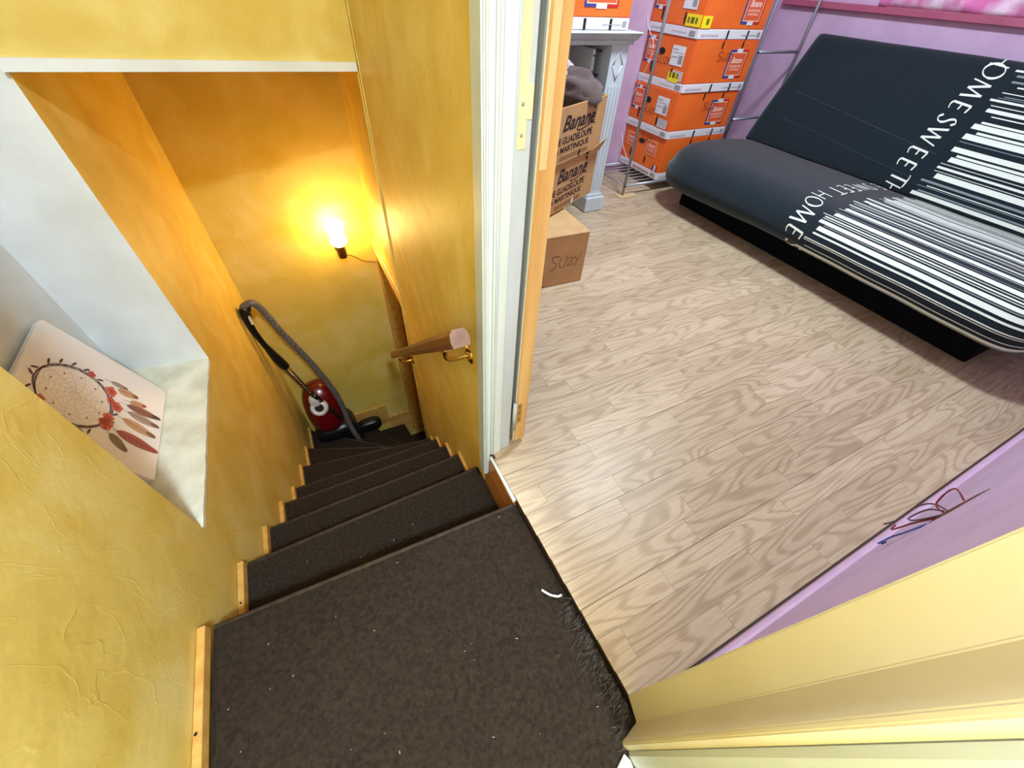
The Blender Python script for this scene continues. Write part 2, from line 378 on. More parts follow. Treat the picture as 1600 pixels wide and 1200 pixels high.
# header above the opening to the lower hall, lintel and jamb
hd = struct(box('wall_header', (.29, 1.66, -.10), (.345, YB, .82), YEL2), 'rough plaster above the wooden lintel at the foot of the stairs', 'wall')
lt = sempty('door_2', 'worn wooden door frame at the foot of the stairs behind the partition', 'door frame', (.29, 2.0, -1.9))
box('lintel', (.276, 1.665, -.175), (.345, YB-.002, -.10), RAWW, lt, bev=.004)
box('jamb', (.278, YB-.035, -1.9), (.345, YB-.001, -.175), TRIMW, lt, bev=.003)
box('jamb_stop', (.345, YB-.05, -1.9), (.40, YB-.001, -.1), STRING, lt, bev=.003)
lo_ = struct(mesh('wall_lower_hall', [(1.35, .9, ZB), (1.35, YB, ZB), (1.35, YB, -.06), (1.35, .9, -.06), (.345, .9, ZB), (.345, .9, -.06)], [(0, 1, 2, 3), (4, 0, 3, 5)], YEL2), 'dim ochre wall of the lower hall past the stairs', 'wall')
fl_ = struct(mesh('floor_lower_hall', [(XL, .3, ZB), (1.35, .3, ZB), (1.35, YB, ZB), (XL, YB, ZB)], [(0, 1, 2, 3)], CARPET), 'dark floor of the lower hall', 'floor')

# bedroom shell
struct(mesh('wall_bedroom_back', [(.345, YR, 0), (XW, YR, 0), (XW, YR, ZC), (.345, YR, ZC)], [(0, 1, 2, 3)], PINK), 'lilac wall behind the steel rack and the white mantel', 'wall')
struct(mesh('wall_bedroom_far', [(XW, YN, 0), (XW, YR, 0), (XW, YR, ZC), (XW, YN, ZC)], [(0, 1, 2, 3)], PINK), 'lilac wall behind the sofa bed', 'wall')
struct(mesh('wall_bedroom_near', [(.30, YN, -.01), (XW, YN, -.01), (XW, YN, ZC), (.30, YN, ZC)], [(0, 1, 2, 3)], PINK), 'lilac wall with the loose wires beside the cream door jamb', 'wall')
sk = struct(prism('baseboard_near', [(YN, 0.002), (-.0735, 0.002), (-.0735, .045), (-.079, .052), (YN, .055)], .32, XW, PINKL, axis='x'), 'pink painted baseboard along the lilac wall with the wires', 'baseboard')
struct(box('baseboard_back', (.36, YR-.012, .001), (XW-.02, YR-.001, .05), PINKL), 'pink painted baseboard behind the steel rack', 'baseboard')
struct(mesh('ceiling', [(XL-.3, -1.35, ZC), (XW, -1.35, ZC), (XW, YR, ZC), (XL-.3, YR, ZC)], [(0, 1, 2, 3)], CEIL), 'white ceiling of landing and bedroom', 'ceiling')
struct(mesh('wall_rear', [(XL, -1.35, -.02), (.262, -1.35, -.02), (.262, -1.35, ZC), (XL, -1.35, ZC)], [(0, 1, 2, 3)], YEL), 'yellow wall at the end of the landing', 'wall')
struct(mesh('wall_landing', [(.262, -1.35, -.02), (.262, -.19, -.02), (.262, -.19, ZC), (.262, -1.35, ZC)], [(0, 1, 2, 3)], WHITE), 'white landing wall past the cream door jamb', 'wall')

# laminate floor: strips are pieces of their own on a thin dark slab
flr = struct(prism('floor', [(.279, .645), (.302, -.10), (XW, -.10), (XW, YR), (.345, YR), (.345, .645)], -.05, -.0022, SUB), 'oak laminate floor of the bedroom', 'floor')
SW = 0.0655; gap = 0.0006
row = 0; y = -.0690
cnt = 0
def strip(x0, x1, y0, y1):
    a = .2795+(0.645-(y0+y1)/2)*.0305 if y0 < .645 else .35
    x0 = max(x0, a)
    if x1-x0 < .03: return
    V = [(x0, y0, -.0021), (x1, y0, -.0021), (x1, y1, -.0021), (x0, y1, -.0021), (x0, y0, 0), (x1, y0, 0), (x1, y1, 0), (x0, y1, 0)]
    me = bpy.data.meshes.new('strip'); me.from_pydata(V, [], [(4, 5, 6, 7), (0, 1, 5, 4), (1, 2, 6, 5), (2, 3, 7, 6), (3, 0, 4, 7)]); me.update()
    link('oak_strip', me, PLANK, flr)
while y < YR-.005:
    if row % 3 == 0: off = random.uniform(0, 1.2)
    y1 = min(y+SW, YR)
    x = .2-random.uniform(0, .35)
    while x < XW:
        L_ = random.uniform(.33, .52) if x < 2.1 else 1.2
        x1 = min(x+L_, XW)
        if XW-x1 < .15: x1 = XW
        strip(x+gap/2, x1-gap/2, y+(.0009 if row % 3 == 0 else gap/2), y1-gap/2)
        x = x1
    y = y1; row += 1

# ================================================================ STAIRS
st = thing('staircase', 'dark brown carpeted winder stairs going down between yellow walls', 'staircase', (0, .44, 0)); st['kind'] = 'structure'
NOS = [((-.46, .457), (.275, .436)), ((-.462, .679), (.275, .700)), ((-.465, .889), (.275, .902)), ((-.467, 1.104), (.275, 1.102)),
       ((-.47, 1.301), (.275, 1.300)), ((-.473, 1.572), (.275, 1.462)), ((-.474, 1.86), (.275, 1.55)), ((-.474, 2.19), (.272, 1.61)),
       ((-.10, 2.298), (.283, 1.655)), ((.20, 2.298), (.30, 1.655)), ((.50, 2.298), (.36, 1.655)), ((.9, 2.298), (.5, 1.655))]
def carpet_block(name, poly, ztop, zbot, edge, m):
    """tread block with a rounded nosing lip and slightly uneven carpet top"""
    o = prism(name, poly, zbot, ztop, m, st)
    bm = bmesh.new(); bm.from_mesh(o.data)
    es = [e for e in bm.edges if all(abs(v.co.z-ztop) < 1e-5 for v in e.verts)]
    bmesh.ops.bevel(bm, geom=es, offset=.012, segments=3, affect='EDGES'); bm.to_mesh(o.data); bm.free()
    for p in o.data.polygons: p.use_smooth = False
    return o
land = carpet_block('landing', [(-.462, -1.35), (.262, -1.35), (.262, -.13), (.30, -.10), (.299, -.03), (.284, .26), (.2765, .436), (-.46, .457)], -.004, -.16, None, CARPET)
for k in range(1, len(NOS)):
    a, b = NOS[k-1], NOS[k]
    z = -.2*k
    if k <= 7:
        yoff = .03
        poly = [(a[0][0], a[0][1]-yoff), (a[1][0], a[1][1]-yoff), b[1], b[0]]
        poly[1] = (max(poly[1][0], .276), poly[1][1])
        poly[0] = (min(poly[0][0], XL+.001), poly[0][1]); poly[3] = (XL+.001, b[0][1]); poly[2] = (max(b[1][0], .2755) if b[1][1] < 1.6 else b[1][0], b[1][1])
    elif k == 8:
        poly = [(XL+.001, 2.12), (.272, 1.58), b[1], b[0], (XL+.001, 2.298)]
    else:
        poly = [(a[0][0]-.04, a[0][1]), (a[1][0]-.015, a[1][1]), b[1], b[0]]
    carpet_block('tread', poly, z, z-.26 if k < 9 else z-.3, None, CARPET)
NOSM = mat('lit_worn_carpet_edge', (58, 47, 38), 1.0, (72, 59, 48), 60, spec=0.04)  # paler than the carpet: light caught along the worn nosings, painted into the colour
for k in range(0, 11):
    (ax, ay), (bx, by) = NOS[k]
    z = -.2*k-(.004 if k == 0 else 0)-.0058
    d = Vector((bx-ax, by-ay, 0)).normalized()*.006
    tube('lit_worn_nosing', [Vector((ax, ay-.0045, z))+d, Vector((bx, by-.0045, z))-d], .006, NOSM, st, curve=False, seg=8)
# wooden edge strips beside the treads
def edge_strip(y0, y1, z, side):
    if side < 0: box('edge_strip', (XL+.001, y0, z+.001), (XL+.017, y1, z+.03), TRIMW, st, bev=.002)
    else: box('edge_strip', (XP-.013, y0, z+.001), (XP-.001, y1, z+.03), TRIMW, st, bev=.002)
edge_strip(-.6, .452, -.004, -1)
for k in range(1, 8):
    edge_strip(NOS[k-1][0][1]+.004, NOS[k][0][1]-.004, -.2*k, -1)
for k in range(2, 6):
    edge_strip(NOS[k-1][1][1]+.004, NOS[k][1][1]-.006, -.2*k, 1)
for k in range(7):       # screw heads
    y0 = (NOS[k-1][0][1] if k else .1)*.55+NOS[k][0][1]*.45
    lathe('screw_head', [(.003, 0), (.0025, .0015)], HOLE, st, Matrix.Translation((XL+.009, y0, -.2*k+.0302)), 8)
box('wall_stringer', (-.16, YB-.014, -1.72), (.10, YB-.001, -1.50), TRIMW, st)
box('wall_stringer', (.10, YB-.014, -1.95), (.27, YB-.001, -1.66), TRIMW, st)
# boarding under the laminate edge
tb = box('floor_edge_board', (.2765, .44, -.25), (.283, .646, -.014), STRING, st)
box('pale_edge_bead', (.2745, .44, -.013), (.2855, .60, -.0025), OLDW, st, bev=.002)
# frayed carpet fibres by the doorway
FV = []; FF = []
for i in range(300):
    t = random.random()
    yy = .16-.29*t**.9
    xx = .290-.014*abs(random.gauss(0, 1))-(.018 if t > .8 else 0)
    p = Vector((xx, yy, -.003)); a = PI+random.gauss(.25, .35); ln = random.uniform(.012, .035)
    d = Vector((math.cos(a), math.sin(a), 0)); q = Vector((-d.y, d.x, 0))*random.uniform(.0004, .0009)
    e = p+d*ln+Vector((0, 0, random.uniform(.0015, .006))); mdl = p+d*ln*.5+Vector((0, 0, .004))
    b = len(FV); FV += [p-q, p+q, mdl+q, mdl-q, e]; FF += [(b, b+1, b+2, b+3), (b+3, b+2, b+4)]
fr = mesh('frayed_fibre', FV, FF, mat('frayed_backing', (84, 78, 68), .9, (34, 30, 27), 90), st); fr['kind'] = 'stuff'
# lint
LV = []; LF = []
for i in range(55):
    k = random.choice([0, 0, 0, 0, 0, 1, 1, 2, 3])
    xx = random.uniform(-.43, .26); z = -.2*k-(.004 if k == 0 else 0)+.0012
    y0 = -.15 if k == 0 else NOS[k-1][0][1]+.03; y1 = NOS[k][1][1]-.02
    yy = random.uniform(y0, y1); s = random.choice([.0005, .0007, .0009]); a = random.random()*PI
    d = Vector((math.cos(a), math.sin(a), 0))*s*random.uniform(1, 3); q = Vector((-math.sin(a), math.cos(a), 0))*s
    c = Vector((xx, yy, z)); b = len(LV); LV += [c-d-q, c+d-q, c+d+q, c-d+q, c+Vector((0, 0, s))]
    LF += [(b, b+1, b+4), (b+1, b+2, b+4), (b+2, b+3, b+4), (b+3, b, b+4), (b+3, b+2, b+1, b)]
li = mesh('lint', LV, LF, mat('lint_white', (150, 143, 136), .9)); tag(li, 'pale lint specks scattered on the dark stair carpet', 'lint'); li['kind'] = 'stuff'
tag(tube('plastic_strip', [(.235, .205, .001), (.247, .187, .003), (.262, .176, .003), (.272, .175, .002)], .0026, LABELW), 'curved white plastic strip lying on the landing carpet by the doorway', 'scrap')
tag(tube('paper_scrap', [(-.375, .505, -.1965), (-.345, .513, -.1965)], .003, mat('cream_scrap', (226, 214, 186), .8), curve=False), 'thin cream stick lying on the first step down by the left wall', 'scrap')

# ================================================================ DOORWAY
t1 = sempty('trim_1', 'white painted door casing with a bare hinge recess at the partition end', 'door frame', (.29, .62, 0))
box('casing', (.259, .606, -.107), (.2755, .6475, 2.1), GLOSSW, t1, bev=.003, seg=2)
box('casing_bead', (.2645, .600, -.03), (.2765, .6065, 2.1), OLDW, t1, bev=.003, seg=2)
box('lining', (.2765, .604, -.002), (.312, .6475, 2.08), OLDW, t1, bev=.003, seg=2)
box('lining_bead', (.284, .600, .0), (.290, .6045, 2.08), GLOSSW, t1, bev=.002)
rb = box('rebate', (.312, .610, .0), (.3445, .6475, 2.08), GLOSSW, t1, bev=.002)
box('bare_hinge_recess', (.3185, .6085, .825), (.334, .6103, 1.02), PALEW, t1, bev=.0008)
box('recess_step', (.329, .6080, .865), (.3425, .6103, .91), PALEW, t1, bev=.0008)
for zz in (.845, .885, 1.0): lathe('screw_head', [(.003, 0), (.002, .0012)], GREYP, t1, Matrix.Translation((.3255, .6086, zz)) @ Matrix.Rotation(PI/2, 4, 'X'), 10)
d1 = sempty('door_1', 'white bedroom door folded back with its bare pine hinge edge showing', 'door', (.38, .62, 0))
box('leaf', (.3615, .622, .012), (.399, 1.34, 2.04), GLOSSW, d1, bev=.002)
box('bare_edge', (.3625, .6135, .012), (.3985, .6222, 2.04), RAWW, d1, bev=.0015)
box('paint_line', (.3595, .6165, .012), (.3625, .6225, 2.04), OLDW, d1)
box('hinge_recess', (.3655, .6130, .79), (.379, .6137, 1.02), PALEW, d1)
hg = box('hinge_plate', (.3655, .6120, .10), (.3785, .6137, .185), BRASS, d1)
tube('hinge_knuckle', [(.354, .607, .085), (.354, .607, .20)], .006, GLOSSW, d1, curve=False, seg=12)
for zz in (.115, .145, .17): lathe('screw_head', [(.003, 0), (.002, .0012)], SOCK, d1, Matrix.Translation((.372, .6121, zz)) @ Matrix.Rotation(PI/2, 4, 'X'), 10)
# near jamb
t2 = sempty('trim_2', 'cream painted door jamb at the right edge of the landing', 'door frame', (.29, -.1, 0))
prism('lining', [(.300, -.047), (.288, -.089), (.245, -.099), (.242, -.1035), (.246, -.115), (.298, -.115), (.304, -.047)], -.003, 2.1, CREAM, t2, bev=.0012)
prism('casing', [(.247, -.116), (.243, -.122), (.243, -.135), (.2475, -.165), (.2475, -.19), (.262, -.19), (.262, -.116)], -.003, 2.1, OLDW, t2)
prism('plinth_scrap', [(.205, -.128), (.236, -.115), (.241, -.128), (.236, -.16), (.21, -.16)], -.0035, .004, LABELW, t2)

# ================================================================ HANDRAIL
hr = thing('handrail', 'brown wooden handrail on brass brackets along the yellow partition', 'handrail', (XP, .74, .3))
RX = .207
A = Vector((RX, .612, .480)); B = Vector((RX, 1.84, -.598))
dr = (B-A).normalized(); sx = Vector((1, 0, 0)); upv = sx.cross(dr).normalized()
if upv.z < 0: upv = -upv
prof = [(-.021, -.022), (.021, -.022), (.024, -.008), (.022, .010), (.014, .021), (-.014, .021), (-.022, .010), (-.024, -.008)]
def sweep(name, P0, P1, m, sc=1.0):
    V = [P0+sx*a*sc+upv*b*sc for a, b in prof]+[P1+sx*a*sc+upv*b*sc for a, b in prof]; n = len(prof)
    return mesh(name, V, [tuple(range(n)), tuple(range(2*n-1, n-1, -1))]+[(i, (i+1) % n, n+(i+1) % n, n+i) for i in range(n)], m, hr)
sweep('rail', A, B, RAILW, .92); sweep('end_grain', A-dr*.0015, A+dr*.0005, RAILE, .915)
for py in (.737, 1.62):
    t = (py-A.y)/(B.y-A.y); top = A+(B-A)*t-upv*.022
    wz = top.z-.052
    br = lathe('wall_plate', [(.0, 0), (.026, 0), (.026, .003), (.012, .009), (.0, .009)], BRASS, hr, Matrix.Translation((XP, py, wz)) @ Matrix.Rotation(-PI/2, 4, 'Y'), 20)
    tube('bracket_arm', [(XP-.004, py, wz), (XP-.045, py, wz), (RX+.004, py, wz+.012), (RX, py, wz+.03), top+Vector((0, 0, .002))], .0065, BRASS, br)
    o = mesh('saddle', [top+sx*a+dr*b+upv*c for a in (-.012, .012) for b in (-.025, .025) for c in (-.003, .0005)],
             [(0, 1, 3, 2), (4, 6, 7, 5), (0, 2, 6, 4), (1, 5, 7, 3), (0, 4, 5, 1), (2, 3, 7, 6)], BRASS, br)
    for s in (-1, 1): lathe('screw', [(.004, 0), (.003, .002)], SOCK, br, Matrix.Translation((XP-.004, py, wz+s*.018)) @ Matrix.Rotation(-PI/2, 4, 'Y'), 8)

# ================================================================ WALL LAMP
LX, LY, LZ = .098, 2.215, -.03
wl_ = thing('wall_lamp', 'lit bulb lamp on a brass socket fixed to the ochre back wall', 'lamp', (LX, LY, LZ))
Tl = Matrix.Translation((LX, LY, LZ))
lathe('glass_bulb', [(.0, -.035), (.030, -.032), (.043, -.015), (.041, .002), (.033, .014), (.036, .04), (.047, .068), (.048, .084), (.036, .096), (.0, .098)], BULB, wl_, Tl, 24)
lathe('socket', [(.0, -.105), (.021, -.105), (.023, -.095), (.023, -.045), (.027, -.035), (.0, -.035)], SOCK, wl_, Tl, 20)
tube('arm', [(LX, LY, LZ-.08), (LX, YB-.03, LZ-.085), (LX, YB-.002, LZ-.085)], .008, SOCK, wl_)
lathe('wall_plate', [(.0, 0), (.028, 0), (.026, .012), (.0, .014)], SOCK, wl_, Matrix.Translation((LX, YB, LZ-.085)) @ Matrix.Rotation(PI/2, 4, 'X'), 20)
tube('cable', [(LX+.01, LY+.01, LZ-.10), (LX+.05, YB-.03, LZ-.135), (LX+.11, YB-.012, LZ-.19), (.26, YB-.01, LZ-.205), (.285, YB-.04, LZ-.2)], .0028, mat('brown_cable', (120, 80, 30), .5), wl_)

# ================================================================ CANVAS IN THE NICHE
bw, bh = .36, .345
bM = Matrix.Translation((-.585, 1.068, NZ0+.008)) @ Matrix.Rotation(PI/2, 4, 'Z') @ Matrix.Rotation(math.radians(90-18.3), 4, 'X')
# local frame: x along +Y (right as seen in the niche), y up the board, z towards the stairs
cv = thing('canvas_print', 'pale canvas board printed with a dream catcher leaning in the white niche', 'picture', M=bM)
def rr_poly(w_, h_, r, n=5):
    P = []
    for cx, cy_, a0 in ((w_/2-r, h_-r, 0), (-w_/2+r, h_-r, PI/2), (-w_/2+r, r, PI), (w_/2-r, r, 1.5*PI)):
        for k in range(n+1): P.append((cx+r*math.cos(a0+PI/2*k/n), cy_+r*math.sin(a0+PI/2*k/n)))
    return P
prism('board', rr_poly(bw, bh, .012), -.018, 0, BOARD, cv, world=False, bev=.002)
O_, U_, V_, N_ = (0, 0, .0006), (1, 0, 0), (0, .8625, 0), (0, 0, 1)
TWIG = mat('twig_print', (92, 62, 62), .8); CORAL = mat('coral_print', (214, 108, 88), .8); CORALD = mat('coral_dark_print', (176, 70, 58), .8)
WEBP = mat('web_print', (196, 174, 160), .8); F1 = mat('feather_brown_print', (140, 92, 70), .8); F2 = mat('feather_tan_print', (196, 150, 112), .8)
F3 = mat('feather_grey_print', (168, 142, 132), .8); F4 = mat('feather_red_print', (160, 82, 70), .8); OLIVE = mat('olive_print', (128, 110, 82), .8)
rc = (-.018, .262); rx_, ry_ = .092, .098
ringl = []
for j in range(4):
    ringl.append([(rc[0]+(rx_+.004*math.sin(3*t+j*1.7))*math.cos(t), rc[1]+(ry_+.004*math.cos(4*t+j))*math.sin(t)) for t in [2*PI*k/30 for k in range(31)]])
strokes_on('twig_ring', ringl, O_, U_, V_, N_, .0022, TWIG, cv)
web = []
for j in range(1, 7):
    rj = j/7.0
    web.append([(rc[0]+rx_*rj*math.cos(t)*(1-.07*math.cos(8*t)), rc[1]+ry_*rj*math.sin(t)*(1-.07*math.cos(8*t))) for t in [2*PI*k/48 for k in range(49)]])
for k in range(12):
    t = 2*PI*k/12; web.append([(rc[0]+rx_*q*math.cos(t+.5*q), rc[1]+ry_*q*math.sin(t+.5*q)) for q in (.05, .35, .7, 1)])
strokes_on('web', web, (0, 0, .0004), U_, V_, N_, .0008, WEBP, cv)
quad_on('beads', [ell(rc[0]+rx_*.72*math.cos(t), rc[1]+ry_*.72*math.sin(t), .0028, .0028, 0, 8) for t in [2*PI*k/10 for k in range(10)]], (0, 0, .0008), U_, V_, mat('bead_print', (120, 100, 88), .8), cv)
leaves = []
for t in [i*.31 for i in range(20)]:
    a = t+random.choice((-1, 1))*.8; c0 = (rc[0]+(rx_+.006)*math.cos(t), rc[1]+(ry_+.006)*math.sin(t))
    leaves.append(ell(c0[0]+.009*math.cos(a), c0[1]+.009*math.sin(a), .010, .0032, a, 10))
quad_on('leaf_sprigs', leaves, (0, 0, .0009), U_, V_, TWIG, cv)
fl = []; fd = []
for (a, b, r) in [(-.062, .170, .019), (-.040, .168, .016), (.010, .152, .017), (.022, .172, .012), (.055, .178, .017), (.080, .240, .011), (-.075, .335, .012), (-.06, .18, .012)]:
    fl += [ell(a+r*.5*math.cos(t), b+r*.5*math.sin(t), r*.62, r*.5, t, 10) for t in (0, 1.26, 2.5, 3.77, 5.0)]
    fd += [ell(a, b, r*.3, r*.3, 0, 8)]+[ell(a+r*.7*math.cos(t), b+r*.7*math.sin(t), r*.22, r*.09, t+1.5, 8) for t in (.6, 1.9, 3.1, 4.4, 5.6)]
quad_on('flowers', fl, (0, 0, .0011), U_, V_, CORAL, cv); quad_on('flower_centres', fd, (0, 0, .0015), U_, V_, CORALD, cv)
def feather(x0, y0, ang, ln, wd, m1, m2):
    wd *= 1.3; ln *= 1.08
    d = (math.sin(ang), -math.cos(ang)); P = []
    for s in (1, -1):
        rng = range(0, 11) if s == 1 else range(10, -1, -1)
        for k in rng:
            q = k/10; wv = wd*math.sin(PI*min(1, q**.8*.97+.02))**.7*.5
            P.append((x0+d[0]*ln*q-s*d[1]*wv, y0+d[1]*ln*q+s*d[0]*wv))
    quad_on('feather', [P], (0, 0, .0008), U_, V_, m1, cv)
    quad_on('feather_tip', [ell(x0+d[0]*ln*.84, y0+d[1]*ln*.84, ln*.15, wd*.26, math.atan2(d[1], d[0]), 12)], (0, 0, .0013), U_, V_, m2, cv)
    strokes_on('feather_quill', [[(x0-d[0]*.02, y0-d[1]*.02), (x0+d[0]*ln*.5, y0+d[1]*ln*.5), (x0+d[0]*ln*.97, y0+d[1]*ln*.97)]], (0, 0, .0016), U_, V_, N_, .0012, TWIG, cv)
feather(-.02, .130, -.12, .105, .024, F2, F1); feather(.012, .118, -.02, .10, .022, F3, F1); feather(.035, .125, .08, .108, .021, F1, TWIG)
feather(-.07, .138, -.1, .125, .026, F4, CORALD); feather(-.088, .155, -.55, .062, .022, OLIVE, F1); feather(.075, .160, .12, .062, .022, F2, F1)
feather(.052, .118, .25, .052, .018, F2, F4); feather(.09, .185, .1, .05, .014, F3, OLIVE)

# ================================================================ VACUUM CLEANER
VX, VY, VZ = -.285, 2.135, -1.6
vc = thing('vacuum_cleaner', 'red canister vacuum cleaner standing in the corner of the stair turn', 'vacuum cleaner', (VX, VY, VZ))
def blob(name, c, r, m, parent, tilt=Matrix.Identity(3), seg=(24, 16), pw=2.4):
    V = []; Fc = []; nu, nv = seg
    f = lambda v: math.copysign(abs(v)**(2/pw), v)
    for j in range(nv+1):
        ph = -PI/2+PI*j/nv
        for i in range(nu):
            th = 2*PI*i/nu
            p = Vector((r[0]*f(math.cos(ph))*f(math.cos(th)), r[1]*f(math.cos(ph))*f(math.sin(th)), r[2]*f(math.sin(ph))))
            V.append(Vector(c)+tilt @ p)
    for j in range(nv):
        for i in range(nu): Fc.append((j*nu+i, j*nu+(i+1) % nu, (j+1)*nu+(i+1) % nu, (j+1)*nu+i))
    o = mesh(name, V, Fc, m, parent, True, True)
    bm = bmesh.new(); bm.from_mesh(o.data); bmesh.ops.remove_doubles(bm, verts=bm.verts, dist=1e-5); bm.to_mesh(o.data); bm.free()
    return o
tl = Matrix.Rotation(math.radians(-18), 3, 'X')
bd = blob('body', (VX-.02, VY-.005, VZ+.46), (.118, .105, .205), VRED, vc, tl)
nd = Vector((-.15, -.80, .55)).normalized()
sp_ = Vector((VX-.035, VY-.095, VZ+.545))
Q = nd.to_track_quat('Z', 'Y').to_matrix().to_4x4()
lathe('hose_port', [(.0, -.03), (.056, -.03), (.056, .010), (.046, .022), (.031, .022), (.029, .004), (.0, .004)], VSIL, bd, Matrix.Translation(sp_) @ Q, 28)
lathe('port_opening', [(.0, .005), (.0285, .005), (.0285, .0065), (.0, .0065)], HOLE, bd, Matrix.Translation(sp_) @ Q, 24)
blob('port_shroud', sp_+Vector((-.01, .025, .05)), (.036, .03, .05), VSIL, bd)
blob('chassis', (VX+.0, VY-.0, VZ+.155), (.145, .125, .155), VBLK, vc, pw=3.5)
for s in (-1, 1): lathe('wheel', [(.0, 0), (.06, 0), (.065, .008), (.065, .03), (.05, .04), (.0, .042)], VBLK, vc, Matrix.Translation((VX+s*.135+(-.02 if s > 0 else -.02), VY-.01, VZ+.07)) @ Matrix.Rotation(s*PI/2, 4, 'Y'), 20)
# hose, handle and telescopic tube
H_ = [(-.452, 2.10, -.275), (-.44, 2.075, -.232), (-.395, 2.06, -.212), (-.368, 2.06, -.262), (-.331, 2.06, -.424), (-.268, 2.06, -.645), (-.219, 2.06, -.86), (-.19, 2.05, -1.05), (-.186, 2.04, -1.29), (-.172, 2.02, -1.42), (-.16, 2.04, -1.53), (-.19, 2.10, -1.57), (-.24, 2.13, -1.50)]
hs = tube('hose', H_, .0175, VGREY, vc, seg=12, n=10)
RV = []; RF = []
PH = catmull(H_, 14)
for i in range(8, len(PH)-3, 2):
    V_r, F_r = tube_geo([PH[i], PH[i]+(PH[i+1]-PH[i])*.5], .0187, 12); b = len(RV); RV += V_r; RF += [tuple(b+q for q in f) for f in F_r]
rb_ = mesh('hose_rib', RV, RF, mat('hose_rib_grey', (82, 76, 76), .45), hs, True, True); rb_['kind'] = 'stuff'
hn = tube('handle', [(-.430, 2.07, -.235), (-.452, 2.09, -.275), (-.464, 2.10, -.36), (-.452, 2.10, -.47), (-.435, 2.10, -.56), (-.418, 2.10, -.64), (-.40, 2.10, -.70)], lambda t: .021+.006*math.sin(t*9), VBLK, vc, seg=14)
box('grip_button', (-.448, 2.068, -.345), (-.436, 2.078, -.285), VSIL, hn, bev=.003)
wd_ = tube('wand', [(-.405, 2.10, -.69), (-.345, 2.075, -.90), (-.225, 2.02, -1.19)], .0155, VTUBE, vc, curve=False, seg=14)
tube('wand_collar', [(-.325, 2.063, -.945), (-.310, 2.056, -.985)], .018, VBLK, wd_, curve=False, seg=14)
for k in range(9):
    q = k/8; c = Vector((-.388+.05*q, 2.077-.021*q, -.74-.175*q)); lathe('stop_mark', [(.003, -.001), (.0026, .0015)], VSIL, wd_, Matrix.Translation(c+Vector((.004, -.0005, .003))) @ nd.to_track_quat('Z', 'Y').to_matrix().to_4x4(), 8)
blob('floor_nozzle', (-.06, 2.17, -1.53), (.09, .045, .055), VBLK, vc, pw=3)

# ================================================================ BEDROOM: STEEL RACK
LXs = (1.929, 2.722, 3.098); FY = 2.115; BY = 2.50
rk = thing('steel_rack', 'grey steel rack carrying the orange cartons in the bedroom corner', 'rack', (2.4, 2.3, 0))
for x in LXs: tube('leg', [(x, FY, .006), (x, FY, 1.75)], .0085, STEEL, rk, curve=False, seg=12)
for x in LXs[:2]: tube('leg', [(x, BY, .002), (x, BY, 1.75)], .0085, STEEL, rk, curve=False, seg=12)
sh = tube('shelf_rail', [(LXs[0], FY, .062), (LXs[1], FY, .062)], .0085, STEEL, rk, curve=False, seg=12)
tube('shelf_rail', [(LXs[0], BY, .062), (LXs[1], BY, .062)], .0085, STEEL, rk, curve=False, seg=12)
for x in (LXs[0], LXs[1]): tube('shelf_side', [(x, FY, .062), (x, BY, .062)], .004, WIREM, rk, curve=False)
for k in range(7): y = FY+.05+k*.05; tube('shelf_wire', [(LXs[0], y, .0665), (LXs[1], y, .0665)], .0022, WIREM, rk, curve=False, seg=6)
for z in (.742, .393): tube('side_bar', [(LXs[1], FY, z), (LXs[2], FY, z)], .008, STEEL, rk, curve=False, seg=12)
for x, z in ((LXs[0]-.002, .062), (LXs[1]-.004, .742), (LXs[1]-.004, .393)):
    lathe('bolt', [(.006, 0), (.006, .004), (.003, .006)], VBLK, rk, Matrix.Translation((x, FY-.008, z)) @ Matrix.Rotation(PI/2, 4, 'X'), 10)
tag(box('cardboard_pad', (1.885, 2.075, .0005), (2.03, 2.135, .006), CARDBD, bev=.001), 'flat cardboard scrap under the front leg of the steel rack', 'cardboard')
tag(tube('white_cable', [(2.165, 2.564, 0.93), (2.165, 2.503, 0.823), (2.165, 2.413, 0.73), (2.165, 2.456, 0.583), (2.165, 2.555, 0.354), (2.165, 2.497, 0.195), (2.165, 2.405, 0.118)], .0018, LABELW), 'thin white cable hanging down beside the orange cartons', 'cable')

